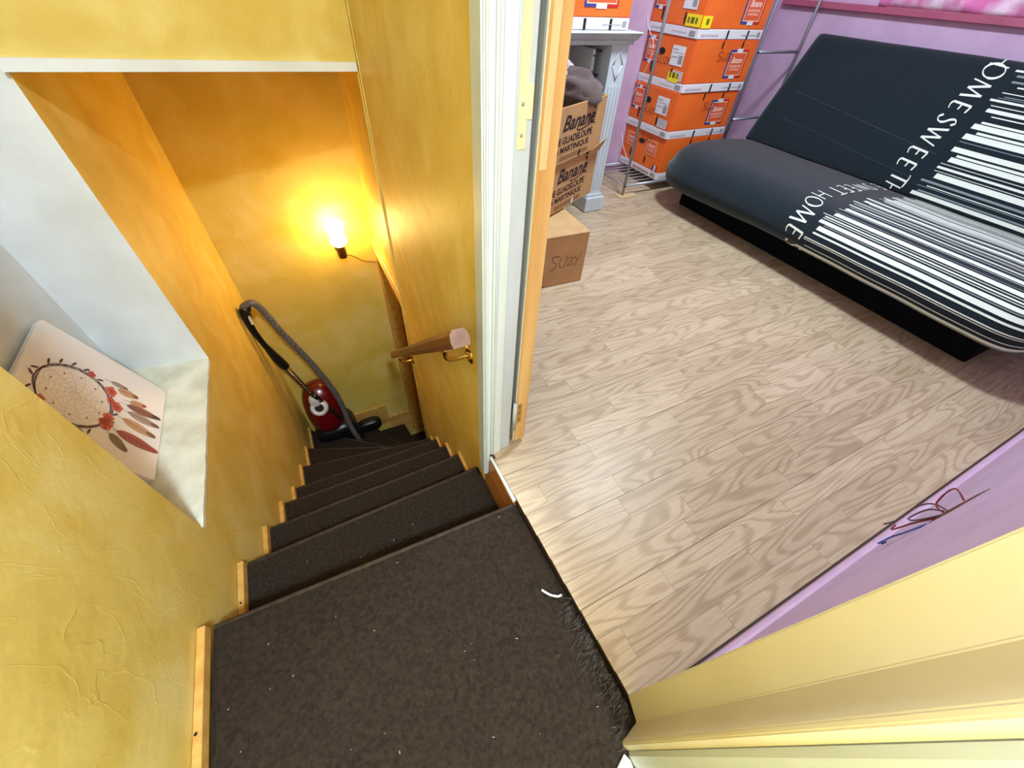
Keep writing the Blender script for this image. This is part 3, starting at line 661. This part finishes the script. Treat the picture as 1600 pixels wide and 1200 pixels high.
# ================================================================ CARTONS
def banana_box(name, label, loc, size, rz=0.0, side='plain', front_text=True, sticker=False, mark=None, group=None, mark2=None):
    L_, D, Hh = size
    t = thing(name, label, 'box', loc, rz, group)
    bdy = box('carton', (0, 0, .042), (L_, D, Hh), ORANGE, t, False, bev=.004, seg=2)
    box('white_base', (-.0015, -.0015, 0), (L_+.0015, D+.0015, .043), CARTW, t, False, bev=.003, seg=2)
    e = -.0022
    fO, fU, fV = (0, e, 0), (1, 0, 0), (0, 0, 1)             # front face
    sO, sU, sV = (e, D, 0), (0, -1, 0), (0, 0, 1)            # left face, running from back to front
    # vents
    for i, x in enumerate((.42, .74)):
        quad_on('slot', [ell(L_*x, Hh-.022, .007, .02, 0, 12)], (0, e, 0), fU, fV, HOLE, t)
        quad_on('slot', [(L_*x+.004, L_*x+.018, .001, .040)], (0, e-.0012, 0), fU, fV, HOLE, t)
    def panel(O, U, V, x0, x1, z0, z1, tri, nm='print_panel'):
        O = Vector(O); nrm = Vector(U).cross(Vector(V))
        wx = x1-x0
        if tri:
            q = .011
            quad_on('blue_frame', [(x0-q, x0+wx*.32, z0-q, z1+q)], O, U, V, BLUEP, t)
            quad_on('white_frame', [(x0+wx*.32, x0+wx*.68, z0-q-.005, z1+q+.005)], O+nrm*.0001, U, V, CARTW, t)
            quad_on('red_frame', [(x0+wx*.68, x1+q, z0-q, z1+q)], O, U, V, REDP, t)
        quad_on('cream_border', [(x0, x1, z0, z1)], O+nrm*.0004, U, V, mat('cream_print', (244, 214, 170), .6), t)
        quad_on(nm, [(x0+.004, x1-.004, z0+.004, z1-.004)], O+nrm*.0007, U, V, ORANGE2, t)
        TI = mat('pale_pink_print', (248, 214, 196), .6)
        h = z1-z0
        text_on('lettering', 'Banane', O+nrm*.001+Vector(U)*(x0+wx*.16)+Vector(V)*(z0+h*.54), U, V, wx*.68, h*.26, TI, t, shear=.35, bold=.02)
        text_on('lettering', 'DE GUADELOUPE', O+nrm*.001+Vector(U)*(x0+wx*.14)+Vector(V)*(z0+h*.36), U, V, wx*.72, h*.10, TI, t, bold=.015)
        text_on('lettering', '& MARTINIQUE', O+nrm*.001+Vector(U)*(x0+wx*.18)+Vector(V)*(z0+h*.21), U, V, wx*.64, h*.10, TI, t, bold=.015)
    if side == 'mantel':
        panel(fO, fU, fV, L_*.44, L_*.80, .088, Hh-.03, True)
    else:
        panel(fO, fU, fV, L_*.60, L_*.86, .078, Hh-.055, True)
    quad_on('base_print', [(L_*.66, L_*.9, .018, .0205), (L_*.915, L_*.965, .012, .032)], (0, e-.0015, 0), fU, fV, GREYP, t)
    text_on('lettering', 'SÉLECTION PLANTEUR', Vector((0, e-.0015, 0))+Vector((.02, 0, .012)), fU, fV, L_*.26, .012, mat('plum_print', (150, 90, 110), .6), t)
    if side == 'plain':
        panel(sO, sU, sV, D*.06, D*.27, .115, Hh-.03, True)
        quad_on('hand_hole', [ell(D*.40, Hh-.075, .026, .016, 0, 16)], sO, sU, sV, HOLE, t)
        quad_on('slot', [ell(D*.24, .085, .007, .03, .05, 12), ell(D*.69, .078, .007, .028, .05, 12)], (e-.0003, D, 0), sU, sV, HOLE, t)
        quad_on('shipping_label', [(D*.60, D*.86, .115, .205)], (e-.0004, D, 0), sU, sV, LABELW, t)
        quad_on('label_print', [(D*.62, D*.72, .185, .19), (D*.62, D*.84, .172, .175), (D*.62, D*.74, .15, .155), (D*.76, D*.84, .125, .165)], (e-.0008, D, 0), sU, sV, GREYP, t)
        quad_on('small_label', [(D*.72, D*.92, .05, .095)], (e-.0004, D, 0), sU, sV, LABELW, t)
        quad_on('small_label_print', [(D*.735, D*.905, .056+.008*k, .060+.008*k) for k in range(5)], (e-.0008, D, 0), sU, sV, GREYP, t)
    elif side == 'outline':
        panel(sO, sU, sV, D*.10, D*.30, .13, Hh-.035, False); panel(sO, sU, sV, D*.60, D*.83, .125, Hh-.035, False)
        quad_on('hand_hole', [ell(D*.45, Hh-.06, .03, .014, 0, 16)], sO, sU, sV, HOLE, t)
        quad_on('slot', [ell(D*.24, .095, .007, .026, .05, 12), ell(D*.62, .085, .007, .024, .05, 12)], (e-.0003, D, 0), sU, sV, HOLE, t)
        quad_on('blue_flag', [(D*.84, D*.88, .045, .08)], sO, sU, sV, BLUEP, t); quad_on('white_flag', [(D*.88, D*.92, .045, .08)], sO, sU, sV, CARTW, t); quad_on('red_flag', [(D*.92, D*.96, .045, .08)], sO, sU, sV, REDP, t)
        text_on('lettering', 'SÉLECTION PLANTEUR', Vector((e-.0015, D*.62, .012)), sU, sV, D*.42, .018, REDP, t, bold=.02)
    if side in ('plain', 'outline'):
        quad_on('base_print', [(D*.06, D*.3, .02, .023), (D*.5, D*.8, .018, .0205), (D*.84, D*.95, .012, .032)], (e-.0015, D, 0), sU, sV, GREYP, t)
    if sticker:
        quad_on('yellow_sticker', [(D*.72, D*.995, .048, .098)] if sticker == 1 else [(D*.64, D*.86, .040, .085)], (e-.0012, D, 0), sU, sV, YSTICK, t)
        a = .72 if sticker == 1 else .64
        quad_on('sticker_print', [(D*a+.012, D*a+.026, .06, .085), (D*a+.036, D*a+.062, .06, .085), (D*a+.072, D*a+.086, .06, .085)], (e-.0016, D, 0), sU, sV, mat('olive_ink', (110, 98, 20), .6), t)
        if sticker == 1:
            quad_on('yellow_sticker', [(0.0, .07, .046, .096)], (0, e-.0008, 0), fU, fV, YSTICK, t)
            quad_on('sticker_print', [(.03, .05, .06, .085)], (0, e-.0012, 0), fU, fV, MATS['olive_ink'], t)
    SU = lambda x, z, s: [[(x+.8*s, z+s), (x+.2*s, z+.95*s), (x+.1*s, z+.65*s), (x+.6*s, z+.4*s), (x+.55*s, z+.05*s), (x, z)],
                          [(x+s, z+.9*s), (x+.95*s, z+.2*s), (x+1.25*s, z), (x+1.55*s, z+.3*s), (x+1.6*s, z+.9*s)],
                          [(x+1.8*s, z+.8*s), (x+2.2*s, z+.85*s), (x+2.25*s, z+.6*s), (x+1.8*s, z+.05*s), (x+2.4*s, z+.1*s)],
                          [(x+2.5*s, z+.9*s), (x+2.75*s, z+.5*s)], [(x+3.1*s, z+s), (x+2.75*s, z+.5*s), (x+2.5*s, z-.1*s)]]
    if mark: strokes_on('marker_name', SU(*mark), (0, e-.0013, 0), fU, fV, (0, -1, 0), .0028, INK, t)
    if mark2: strokes_on('marker_name', SU(*mark2), (e-.0013, D, 0), sU, sV, (-1, 0, 0), .0028, INK, t)
    return t
BS = (.505, .412, .2425)
OX, OY = 2.195, 2.112
banana_box('banana_carton', 'orange banana carton at the bottom of the stack on the steel rack', (OX-.004, OY, .0705), BS, 0, 'outline', group='orange cartons stacked on the rack', mark2=(.17, .19, .036))
banana_box('banana_carton', 'orange banana carton second from the bottom, just above the sofa seat edge', (OX-.012, OY+.003, .3135), BS, 0, 'plain', group='orange cartons stacked on the rack', mark=(.23, .15, .04), mark2=(.13, .10, .04))
banana_box('banana_carton', 'orange banana carton with a small yellow sticker, third from the bottom of the stack', (OX-.003, OY-.002, .5565), BS, 0, 'plain', True, 2, (.20, .15, .04), 'orange cartons stacked on the rack', (.13, .11, .04))
banana_box('banana_carton', 'topmost orange banana carton of the stack with a yellow sticker wrapped round its corner', (OX-.006, OY, .800), BS, 0, 'plain', True, 1, None, 'orange cartons stacked on the rack', (.15, .15, .04))
banana_box('banana_carton', 'orange banana carton standing on top of the white mantel', (1.17, 2.02, .8425), (.455, .38, .2425), 0, 'mantel')

def kraft_box(name, label, loc, size, rz, upper):
    L_, D, Hh = size
    t = thing(name, label, 'box', loc, rz, 'brown banana cartons behind the door')
    th = .006
    box('front_panel', (0, 0, 0), (L_, th, Hh), KRAFT, t, False, bev=.0015)
    box('back_panel', (0, D-th, 0), (L_, D, Hh), KRAFT, t, False, bev=.0015)
    box('side_panel', (L_-th, th, 0), (L_, D-th, Hh), KRAFT, t, False, bev=.0015)
    box('side_panel', (0, th, 0), (th, D-th, Hh), KRAFT, t, False, bev=.0015)
    box('bottom_panel', (th, th, 0.001), (L_-th, D-th, .007), KRAFT, t, False)
    U, V = (1, 0, 0), (0, 0, 1); e = -.0008
    text_on('lettering', 'Banane', (L_*.30, e, Hh*.58), U, V, L_*.52, Hh*.27, INKB, t, shear=.35, bold=.025)
    strokes_on('swash', [[(L_*.52, Hh*.57), (L_*.56, Hh*.525), (L_*.66, Hh*.54), (L_*.76, Hh*.585), (L_*.83, Hh*.56)]], (0, e, 0), U, V, (0, -1, 0), .005, INKB, t)
    text_on('lettering', 'DE GUADELOUPE', (L_*.20, e, Hh*.36), U, V, L_*.60, Hh*.13, INKB, t, bold=.025)
    text_on('lettering', '& MARTINIQUE', (L_*.22, e, Hh*.185), U, V, L_*.54, Hh*.13, INKB, t, bold=.025)
    PALEI = mat('faint_brown_ink', (140, 98, 60), .8)
    quad_on('stamp_print', [(L_*.30, L_*.76, Hh*.06, Hh*.14)], (0, e, 0), U, V, PALEI, t)
    quad_on('slot', [(L_*.77, L_*.80, Hh*.86, Hh*.995), ell(L_*.785, Hh*.86, L_*.017, Hh*.04, 0, 10)], (0, e-.0004, 0), U, V, HOLE, t)
    quad_on('slot', [ell(L_*.62, Hh*.08, L_*.016, Hh*.075, -.25, 12)], (0, e-.0004, 0), U, V, HOLE if upper else LABELW, t)
    if not upper:
        P = [(L_*.76, -.001, Hh*.9), (L_, -.001, Hh*.9), (L_, -.030, Hh*1.17), (L_*.80, -.026, Hh*1.07)]
        mesh('raised_flap', P+[(x, y-.003, z) for x, y, z in P], [(0, 1, 2, 3), (4, 5, 6, 7), (0, 1, 5, 4), (1, 2, 6, 5), (2, 3, 7, 6), (3, 0, 4, 7)], KRAFT, t, False)
    return t
RZ = math.radians(26.7)
cR = Vector((1.316, 1.680)); ux = Vector((math.cos(RZ), math.sin(RZ)))
o1 = cR-ux*.50
kraft_box('kraft_carton', 'brown banana carton standing on the small carton marked with a name', (o1.x, o1.y, .2535), (.50, .36, .215), RZ, False)
cR2 = Vector((1.297, 1.655)); o2 = cR2-ux*.50
kraft_box('kraft_carton', 'upper brown banana carton overflowing with clothes', (o2.x, o2.y, .4695), (.50, .36, .20), RZ, True)
sz = thing('name_carton', 'closed brown carton with a name written in marker on the bedroom floor', 'box', (.73, 1.347, 0), math.radians(-3))
box('carton', (0, 0, .001), (.352, .37, .238), KRAFT, sz, False, bev=.003)
box('lid_flap', (.0, 0, .2385), (.354, .184, .2455), KRAFTL, sz, False, bev=.0012); box('lid_flap', (.0, .1845, .2385), (.354, .37, .2445), KRAFTL, sz, False, bev=.0012)
zx, zz_, zs = .165, .09, .055
strokes_on('marker_name', [[(zx+.9*zs, zz_+1.05*zs), (zx+.3*zs, zz_+1.1*zs), (zx+.25*zs, zz_+.75*zs), (zx+.65*zs, zz_+.4*zs), (zx+.5*zs, zz_), (zx+.1*zs, zz_-.08*zs)],
  [(zx+1.05*zs, zz_+.95*zs), (zx+.95*zs, zz_+.3*zs), (zx+1.2*zs, zz_), (zx+1.5*zs, zz_+.35*zs), (zx+1.65*zs, zz_+1.1*zs)],
  [(zx+1.75*zs, zz_+.75*zs), (zx+2.15*zs, zz_+.8*zs), (zx+2.1*zs, zz_+.5*zs), (zx+1.7*zs, zz_+.12*zs), (zx+2.3*zs, zz_+.2*zs)],
  [(zx+2.3*zs, zz_+.9*zs), (zx+2.55*zs, zz_+.55*zs)], [(zx+2.95*zs, zz_+1.15*zs), (zx+2.6*zs, zz_+.5*zs), (zx+2.4*zs, zz_-.05*zs)]],
  (0, -.0009, 0), (1, 0, 0), (0, 0, 1), (0, -1, 0), .0024, INKB, sz)

def cloth(name, label, c, r, m, amp=.35, seed=0, fr=2.6):
    bm = bmesh.new(); bmesh.ops.create_icosphere(bm, subdivisions=4, radius=1)
    for v in bm.verts:
        n = v.co.normalized(); q = n*fr+Vector((seed*7.1, seed*3.3, seed))
        k = 1+amp*noise.noise(q)+amp*.5*abs(noise.noise(q*2.3))-amp*.35*abs(noise.noise(q*4.1+Vector((5, 5, 5))))
        v.co = Vector((c[0]+n.x*r[0]*k, c[1]+n.y*r[1]*k, c[2]+n.z*r[2]*k))
    me = bpy.data.meshes.new(name); bm.to_mesh(me); bm.free()
    return tag(link(name, me, m, None, True, True), label, 'clothes')
uc = o2+ux*.30+Vector((-math.sin(RZ), math.cos(RZ)))*.15
cloth('garment', 'crumpled taupe garment piled on top of the upper brown carton', (uc.x+.075, uc.y-.005, .685), (.135, .11, .07), CLOTHB, .32, 1, 1.7)
cloth('garment', 'lilac flowered garment peeping out behind the taupe one', (uc.x-.01, uc.y+.06, .745), (.11, .08, .055), CLOTHL, .28, 4, 1.8)
cloth('garment', 'dark green garment in the left of the upper brown carton', (uc.x-.11, uc.y-.06, .685), (.06, .05, .035), CLOTHD, .4, 9)

# ================================================================ WHITE MANTEL
mn = thing('mantel', 'white painted mantel surround against the lilac bedroom wall', 'mantel', (1.3, 2.1, 0))
MY = 1.995
mtop = prism('top_board', [(MY-.045, .838), (MY-.03, .8415), (2.30, .8415), (2.30, .81), (MY-.012, .81), (MY-.02, .822)], .80, 1.672, WHITE if False else GLOSSW, mn, 'x')
prism('cornice', [(MY-.018, .81), (2.29, .81), (2.29, .792), (MY-.004, .792)], .82, 1.652, GLOSSW, mn, 'x')
pl = box('pilaster', (1.535, MY, .085), (1.637, 2.28, .795), GLOSSW, mn, bev=.002)
for k in range(4): box('flute', (1.552+k*.021, MY-.004, .13), (1.5605+k*.021, MY+.001, .63), GLOSSW, pl, bev=.0015)
for a, b in (((1.586, .775), (1.615, .715)), ((1.615, .715), (1.586, .655)), ((1.586, .655), (1.557, .715)), ((1.557, .715), (1.586, .775))):
    tube('diamond_moulding', [(a[0], MY-.001, a[1]), (b[0], MY-.001, b[1])], .004, GLOSSW, pl, curve=False, seg=6)
box('foot', (1.528, MY-.022, .001), (1.662, 2.28, .085), GLOSSW, mn, bev=.004)
prism('foot_cap', [(1.53, .085), (1.655, .085), (1.642, .10), (1.535, .10)], MY-.012, 2.28, GLOSSW, mn, 'y')
box('pilaster', (.82, MY, .001), (.93, 2.28, .795), GLOSSW, mn, bev=.002)
du = thing('drawer_unit', 'open pale drawer unit standing inside the white mantel', 'drawers', (1.35, 2.2, 0))
box('back_panel', (1.02, 2.275, .002), (1.53, 2.285, .79), DRAW, du)
box('side_panel', (1.475, 2.06, .64), (1.49, 2.27, .77), DRAW, du, bev=.001)
box('drawer_floor', (1.05, 2.015, .632), (1.49, 2.27, .642), DRAW, du, bev=.001)
box('drawer_back', (1.05, 2.262, .64), (1.475, 2.272, .77), DRAW, du)
box('runner', (1.492, 2.05, .665), (1.52, 2.27, .672), VBLK, du); box('runner', (1.492, 2.05, .76), (1.52, 2.27, .768), VBLK, du)
box('drawer_front', (1.05, 2.03, .47), (1.515, 2.046, .612), GLOSSW, du, bev=.002)
box('drawer_body', (1.05, 2.046, .30), (1.515, 2.27, .60), DRAW, du)
for z in (.655, .68, .745): lathe('runner_screw', [(.005, 0), (.004, .002)], VBLK, du, Matrix.Translation((1.4825, 2.0595, z)) @ Matrix.Rotation(PI/2, 4, 'X'), 8)

# ================================================================ SOFA BED
sf = thing('sofa_bed', 'charcoal folding sofa bed with barcode stripes and white lettering', 'sofa', (2.5, 1.1, 0))
Y0s, Y1s = .07, 2.0
SP = [(2.20, .135), (2.13, .137), (2.075, .155), (2.045, .20), (2.055, .255), (2.105, .305), (2.19, .335), (2.32, .345), (2.46, .343), (2.60, .333), (2.73, .320), (2.80, .305), (2.815, .26), (2.80, .17), (2.70, .135), (2.45, .132)]
SPc = catmull([Vector((a, b, 0)) for a, b in SP+[SP[0]]], 5)[:-1]
cS = Vector((2.43, .24))
def seat_at(p, y, off=0.0, n=None):
    """profile point p (x,z) placed at y; the ends are drawn in like a stuffed cushion"""
    e = min(y-Y0s, Y1s-y); e = max(e, 0)
    left = y > 1.0
    r1, r2_ = (.26, .06) if left else (.16, .09)
    sag = min(1, max(0, (y-1.1)/.8)); sag = sag*sag*(3-2*sag)
    k1 = math.sqrt(max(0, 1-((r1-e)/r1)**2)) if e < r1 else 1
    k2 = math.sqrt(max(0, 1-((r2_-e)/r2_)**2)) if e < r2_ else 1
    x = p[0]; z = p[1]
    if x < cS.x: x = cS.x+(x-cS.x)*(1-(.42 if left else .42)*(1-k1))
    z = cS.y+(z-cS.y)*k2
    if p[1] < .24 and p[0] < 2.4: z -= .02*sag*(.24-p[1])/.1*k2; x -= .02*sag
    wob = .006*noise.noise(Vector((x*4, y*5, z*4)))+.004*math.sin(y*17+x*9)*max(0, (x-2.05))*max(0, 2.75-x)
    dirv = Vector((p[0]-cS.x, p[1]-cS.y)).normalized()
    return Vector((x+wob*dirv.x, y, z+wob*dirv.y))
ysS = [Y0s+(Y1s-Y0s)*t for t in [0, .002, .006, .012, .02, .03, .045, .06, .08]+[.08+.84*k/56 for k in range(1, 57)]+[.94, .955, .97, .98, .988, .994, .998, 1]]
V = []; Fc = []; n = len(SPc)
for y in ysS:
    for p in SPc: V.append(seat_at(p, y))
for j in range(len(ysS)-1):
    for i in range(n): Fc.append((j*n+i, j*n+(i+1) % n, (j+1)*n+(i+1) % n, (j+1)*n+i))
Fc += [tuple(range(n)), tuple((len(ysS)-1)*n+i for i in range(n))]
seat = mesh('seat_mattress', V, Fc, BLACKF, sf, True, True)
# back rest
bt, bb = Vector((3.072, .853)), Vector((2.785, .318)); bdv = (bb-bt).normalized(); bn = Vector((bdv.y, -bdv.x))
if bn.x > 0: bn = -bn
BLn = (bb-bt).length; BT = .085; Y0b, Y1b = .09, 2.02
def back_prof(u, side):   # u 0..1 top to bottom on the front (side 1) or back (side -1)
    e = min(u*BLn+.0, (1-u)*BLn+.02); r = .05
    k = math.sqrt(max(0, 1-((r-e)/r)**2)) if e < r else 1
    c = bt+bdv*(u*BLn)-bn*BT/2
    return c+bn*side*BT/2*(.35+.65*k)+bn*side*.012*math.sin(PI*u)
us = [0, .01, .025, .05, .085]+[.085+.83*k/22 for k in range(1, 23)]+[.96, .985, 1]
BP = [back_prof(u, 1) for u in us]+[back_prof(u, -1) for u in reversed(us)]
def back_at(p, y, u=None):
    e = max(0, min(y-Y0b, Y1b-y)); r = .05; k = math.sqrt(max(0, 1-((r-e)/r)**2)) if e < r else 1
    c = bt+bdv*((Vector(p)-bt).dot(bdv))-bn*BT/2
    q = c+(Vector(p)-c)*(.4+.6*k)
    wv = .004*noise.noise(Vector((q.x*5, y*4, q.y*6)))
    return Vector((q.x+bn.x*wv, y, q.y+bn.y*wv))
ysB = [Y0b+(Y1b-Y0b)*t for t in [0, .003, .008, .016, .026]+[.026+.948*k/50 for k in range(1, 51)]+[.984, .992, .997, 1]]
V = []; Fc = []; n = len(BP)
for y in ysB:
    for p in BP: V.append(back_at(p, y))
for j in range(len(ysB)-1):
    for i in range(n): Fc.append((j*n+i, j*n+(i+1) % n, (j+1)*n+(i+1) % n, (j+1)*n+i))
Fc += [tuple(range(n)), tuple((len(ysB)-1)*n+i for i in range(n))]
back = mesh('backrest', V, Fc, BLACKF, sf, True, True)
def back_surf(s, y, off):     # s metres from the top edge down the front
    return back_at(back_prof(min(max(s/BLn, 0), 1), 1), y)+Vector((bn.x, 0, bn.y))*off
# seat surface, s metres from the hinge to the front lower lip
vis = [Vector((p.x, p.y)) for p in SPc[:56]]; vis.reverse()
vis = [p for p in vis if p.x < 2.802]
cum = [0]
for i in range(1, len(vis)): cum.append(cum[-1]+(vis[i]-vis[i-1]).length)
SLn = cum[-1]
def seat_surf(s, y, off):
    s = min(max(s, 0), SLn-1e-4); i = 0
    while i < len(cum)-2 and cum[i+1] < s: i += 1
    t = (s-cum[i])/max(1e-6, cum[i+1]-cum[i]); p = vis[i].lerp(vis[i+1], t)
    tg = (vis[i+1]-vis[i]).normalized(); nn = Vector((tg.y, -tg.x))
    if nn.dot(p-Vector((2.43, .2))) < 0: nn = -nn
    q = seat_at(p, y); return q+Vector((nn.x, 0, nn.y))*off
def stripes(surf, spans, yl, yr, off, name, m, parent, ny=40):
    V = []; Fc = []
    for (s0, s1) in spans:
        a = yl(s0)+random.choice((0, 0, -.02, .02, -.035)); nsub = 2 if s1-s0 > .02 else 1
        base = len(V)
        for j in range(ny+1):
            y = a+(yr-a)*j/ny
            for k in range(nsub+1): V.append(surf(s0+(s1-s0)*k/nsub, y, off))
        w_ = nsub+1
        for j in range(ny):
            for k in range(nsub): Fc.append((base+j*w_+k, base+j*w_+k+1, base+(j+1)*w_+k+1, base+(j+1)*w_+k))
    return mesh(name, V, Fc, m, parent, True, True)
def make_spans(s0, s1, rnd):
    wh, gr = [], []; s = s0
    while s < s1-.01:
        typ = rnd.random()
        if typ < .22: wd = rnd.uniform(.014, .024)
        elif typ < .6: wd = rnd.uniform(.005, .010)
        else: wd = rnd.uniform(.002, .0045)
        grey = rnd.random() < .3 and wd < .012
        (gr if grey else wh).append((s, min(s+wd, s1))); s += wd+rnd.choice((.004, .006, .008, .011, .015, .022))
    return wh, gr
rnd = random.Random(11)
wh, gr = make_spans(.045, BLn-.01, rnd)
ylb = lambda s: .985-.045*s/BLn
stripes(back_surf, wh, ylb, Y0b+.02, .0016, 'stripe_print', PRINTW, back); stripes(back_surf, gr, ylb, Y0b+.02, .0016, 'stripe_print', PRINTG, back)
wh, gr = make_spans(.02, SLn-.012, rnd)
yls = lambda s: .93+.06*s/SLn-.03*(s/SLn)**2
stripes(seat_surf, wh, yls, Y0s+.03, .0022, 'stripe_print', PRINTW, seat); stripes(seat_surf, gr, yls, Y0s+.03, .0022, 'stripe_print', PRINTG, seat)
GLY = {'H': (.95, [[(.05, 0), (.18, 1)], [(.72, 0), (.85, 1)], [(.10, .48), (.80, .52)]]),
       'O': (1.0, [[(.45+.44*math.cos(t)+.08*math.sin(t), .5+.5*math.sin(t)) for t in [2*PI*k/16 for k in range(17)]]]),
       'M': (1.15, [[(.02, 0), (.28, 1)], [(.28, 1), (.55, .05)], [(.55, .05), (.92, 1)], [(.92, 1), (1.05, 0)]]),
       'E': (.72, [[(.08, 0), (.2, 1)], [(.2, 1), (.62, .97)], [(.14, .52), (.5, .52)], [(.08, 0), (.3, -.02), (.52, .06)]]),
       'S': (.70, [[(.55, .86), (.40, 1.0), (.2, .88), (.24, .64), (.46, .38), (.42, .1), (.2, -.02), (.02, .12)]]),
       'W': (1.15, [[(.02, 1), (.25, 0)], [(.25, 0), (.55, .95)], [(.55, .95), (.78, 0)], [(.78, 0), (1.12, 1)]]),
       'T': (.80, [[(.36, 0), (.46, 1)], [(.02, .93), (.3, 1), (.86, 1.02)]])}
def wrap_glyph(ch, surf, sc, yc, hgt, wdt, parent, off):
    """one brush letter: ribbons whose width follows the stroke direction, laid on the cloth; top of the letter points to -Y"""
    adv, lines = GLY[ch]; V = []; Fc = []
    for ln in lines:
        P = catmull([Vector((a, b, 0)) for a, b in ln], 6) if len(ln) > 2 else [Vector((ln[0][0], ln[0][1], 0)).lerp(Vector((ln[1][0], ln[1][1], 0)), k/6) for k in range(7)]
        b0 = len(V)
        for i, p in enumerate(P):
            t = P[min(i+1, len(P)-1)]-P[max(i-1, 0)]; t = t.normalized() if t.length > 0 else Vector((1, 0, 0))
            wv = .05+.095*abs(t.x*.35-t.y*.94)*(.4 if (t.y*t.x) > .12 else 1.0)
            q = Vector((-t.y, t.x, 0))*wv/2
            for sg in (1, -1):
                c = p+q*sg; V.append(surf(sc+(c.x-adv/2)*wdt, yc-(c.y-.5)*hgt, off))
        for i in range(len(P)-1): Fc.append((b0+2*i, b0+2*i+1, b0+2*i+3, b0+2*i+2))
    me = bpy.data.meshes.new('letter'); me.from_pydata([tuple(v) for v in V], [], Fc); me.update()
    o = link('letter', me, PRINTW, parent); o['kind'] = 'stuff'
for ch, sc in zip('HOMESWEETH', (.018, .066, .142, .222, .284, .354, .434, .492, .555, .612)):
    wrap_glyph(ch, back_surf, sc, 1.073-.02*(sc > .5), .082, .068, back, .0018)
for ch, ds in zip('SEMOHTEEWSEM', (.035, .100, .180, .265, .345, .46, .525, .59, .675, .75, .84, .92)):
    if SLn-ds-.105 > .02: wrap_glyph(ch, seat_surf, SLn-ds-.105, .985+.10*min(1, ds/.34), .082, .070, seat, .0024)
base = box('base', (2.215, .205, .001), (2.80, 1.88, .142), BASEF, sf, bev=.006)
for k, (yy, s0) in enumerate(((1.45, .18), (1.25, .42))):
    pass
tube('seam', [back_surf(.30+.12*t, 2.0-1.0*t, .001) for t in (0, .25, .5, .75, 1)], .0015, mat('seam_thread', (56, 66, 74), .9), back)
tube('seam', [back_surf(.44+.10*t, 2.0-1.0*t, .001) for t in (0, .25, .5, .75, 1)], .0012, MATS['seam_thread'], back)

# rail and plush above the sofa
tag(box('wall_ledge', (XW-.03, .4, .944), (XW-.001, 2.40, .975), RAILP, bev=.003), 'raspberry painted ledge along the lilac wall above the sofa', 'ledge')
V = []; Fc = []
NYp, NZp = 90, 16
for j in range(NZp+1):
    for i in range(NYp+1):
        y = .45+1.35*i/NYp; z = .974+.30*j/NZp
        d = .030+.030*abs(noise.noise(Vector((y*7, z*9, 2))))+.018*noise.noise(Vector((y*19, z*21, 7)))+.008*noise.noise(Vector((y*47, z*52, 3)))
        V.append((XW-.004-d*min(1, .55+j*.4), y, z))
for j in range(NZp):
    for i in range(NYp): a = j*(NYp+1)+i; Fc.append((a, a+1, a+NYp+2, a+NYp+1))
nf = len(V)
V += [(XW-.002, .45, .974), (XW-.002, 1.80, .974), (XW-.002, 1.80, 1.274), (XW-.002, .45, 1.274)]
Fc.append((nf, nf+1, nf+2, nf+3))
Fc.append(tuple([nf]+list(range(0, NYp+1))+[nf+1]))
tag(mesh('plush_blanket', V, Fc, PLUSH, None, True, True), 'crumpled pink and white plush blanket resting on the ledge above the sofa', 'blanket')

# loose wires in the near wall
lw = thing('loose_wires', 'loose red, grey and blue wires sticking out of the lilac wall', 'wires', (.985, YN, .30))
WX, WZ = .98, .30
prism('wall_hole', [(WX-.022, WZ-.028), (WX+.02, WZ-.02), (WX+.026, WZ+.06), (WX+.012, WZ+.095), (WX-.004, WZ+.06), (WX-.02, WZ+.03)], YN-.002, YN+.0006, mat('brown_hole', (120, 72, 40), .9, (70, 36, 24), 60), lw, 'y')
WR = mat('red_wire', (130, 34, 48), .4); WG = mat('grey_wire', (92, 74, 78), .4); WBL = mat('blue_wire', (66, 84, 150), .4)
tube('red_wire', [(WX, YN, WZ), (WX+.02, YN+.018, WZ-.01), (WX+.03, YN+.026, WZ+.02), (WX+.015, YN+.024, WZ+.05), (WX, YN+.004, WZ+.05)], .0017, WR, lw)
tube('red_wire', [(WX-.01, YN, WZ-.01), (WX-.02, YN+.012, WZ-.05), (WX-.02, YN+.02, WZ-.10), (WX+.01, YN+.022, WZ-.11)], .0017, WR, lw)
tube('grey_wire', [(WX, YN, WZ+.01), (WX+.03, YN+.02, WZ-.02), (WX+.03, YN+.030, WZ-.05), (WX+.015, YN+.028, WZ-.10), (WX+.01, YN+.034, WZ-.13)], .0017, WG, lw)
tube('grey_wire', [(WX-.005, YN, WZ), (WX-.02, YN+.014, WZ-.04), (WX-.005, YN+.022, WZ-.06), (WX+.015, YN+.018, WZ-.03), (WX+.005, YN+.004, WZ)], .0017, WG, lw)
tube('blue_wire', [(WX-.02, YN, WZ-.03), (WX-.035, YN+.006, WZ-.07), (WX-.03, YN+.010, WZ-.11), (WX-.045, YN+.012, WZ-.135)], .0017, WBL, lw)
blob('wire_cap', (WX-.046, YN+.010, WZ-.12), (.004, .004, .008), WBL, lw)
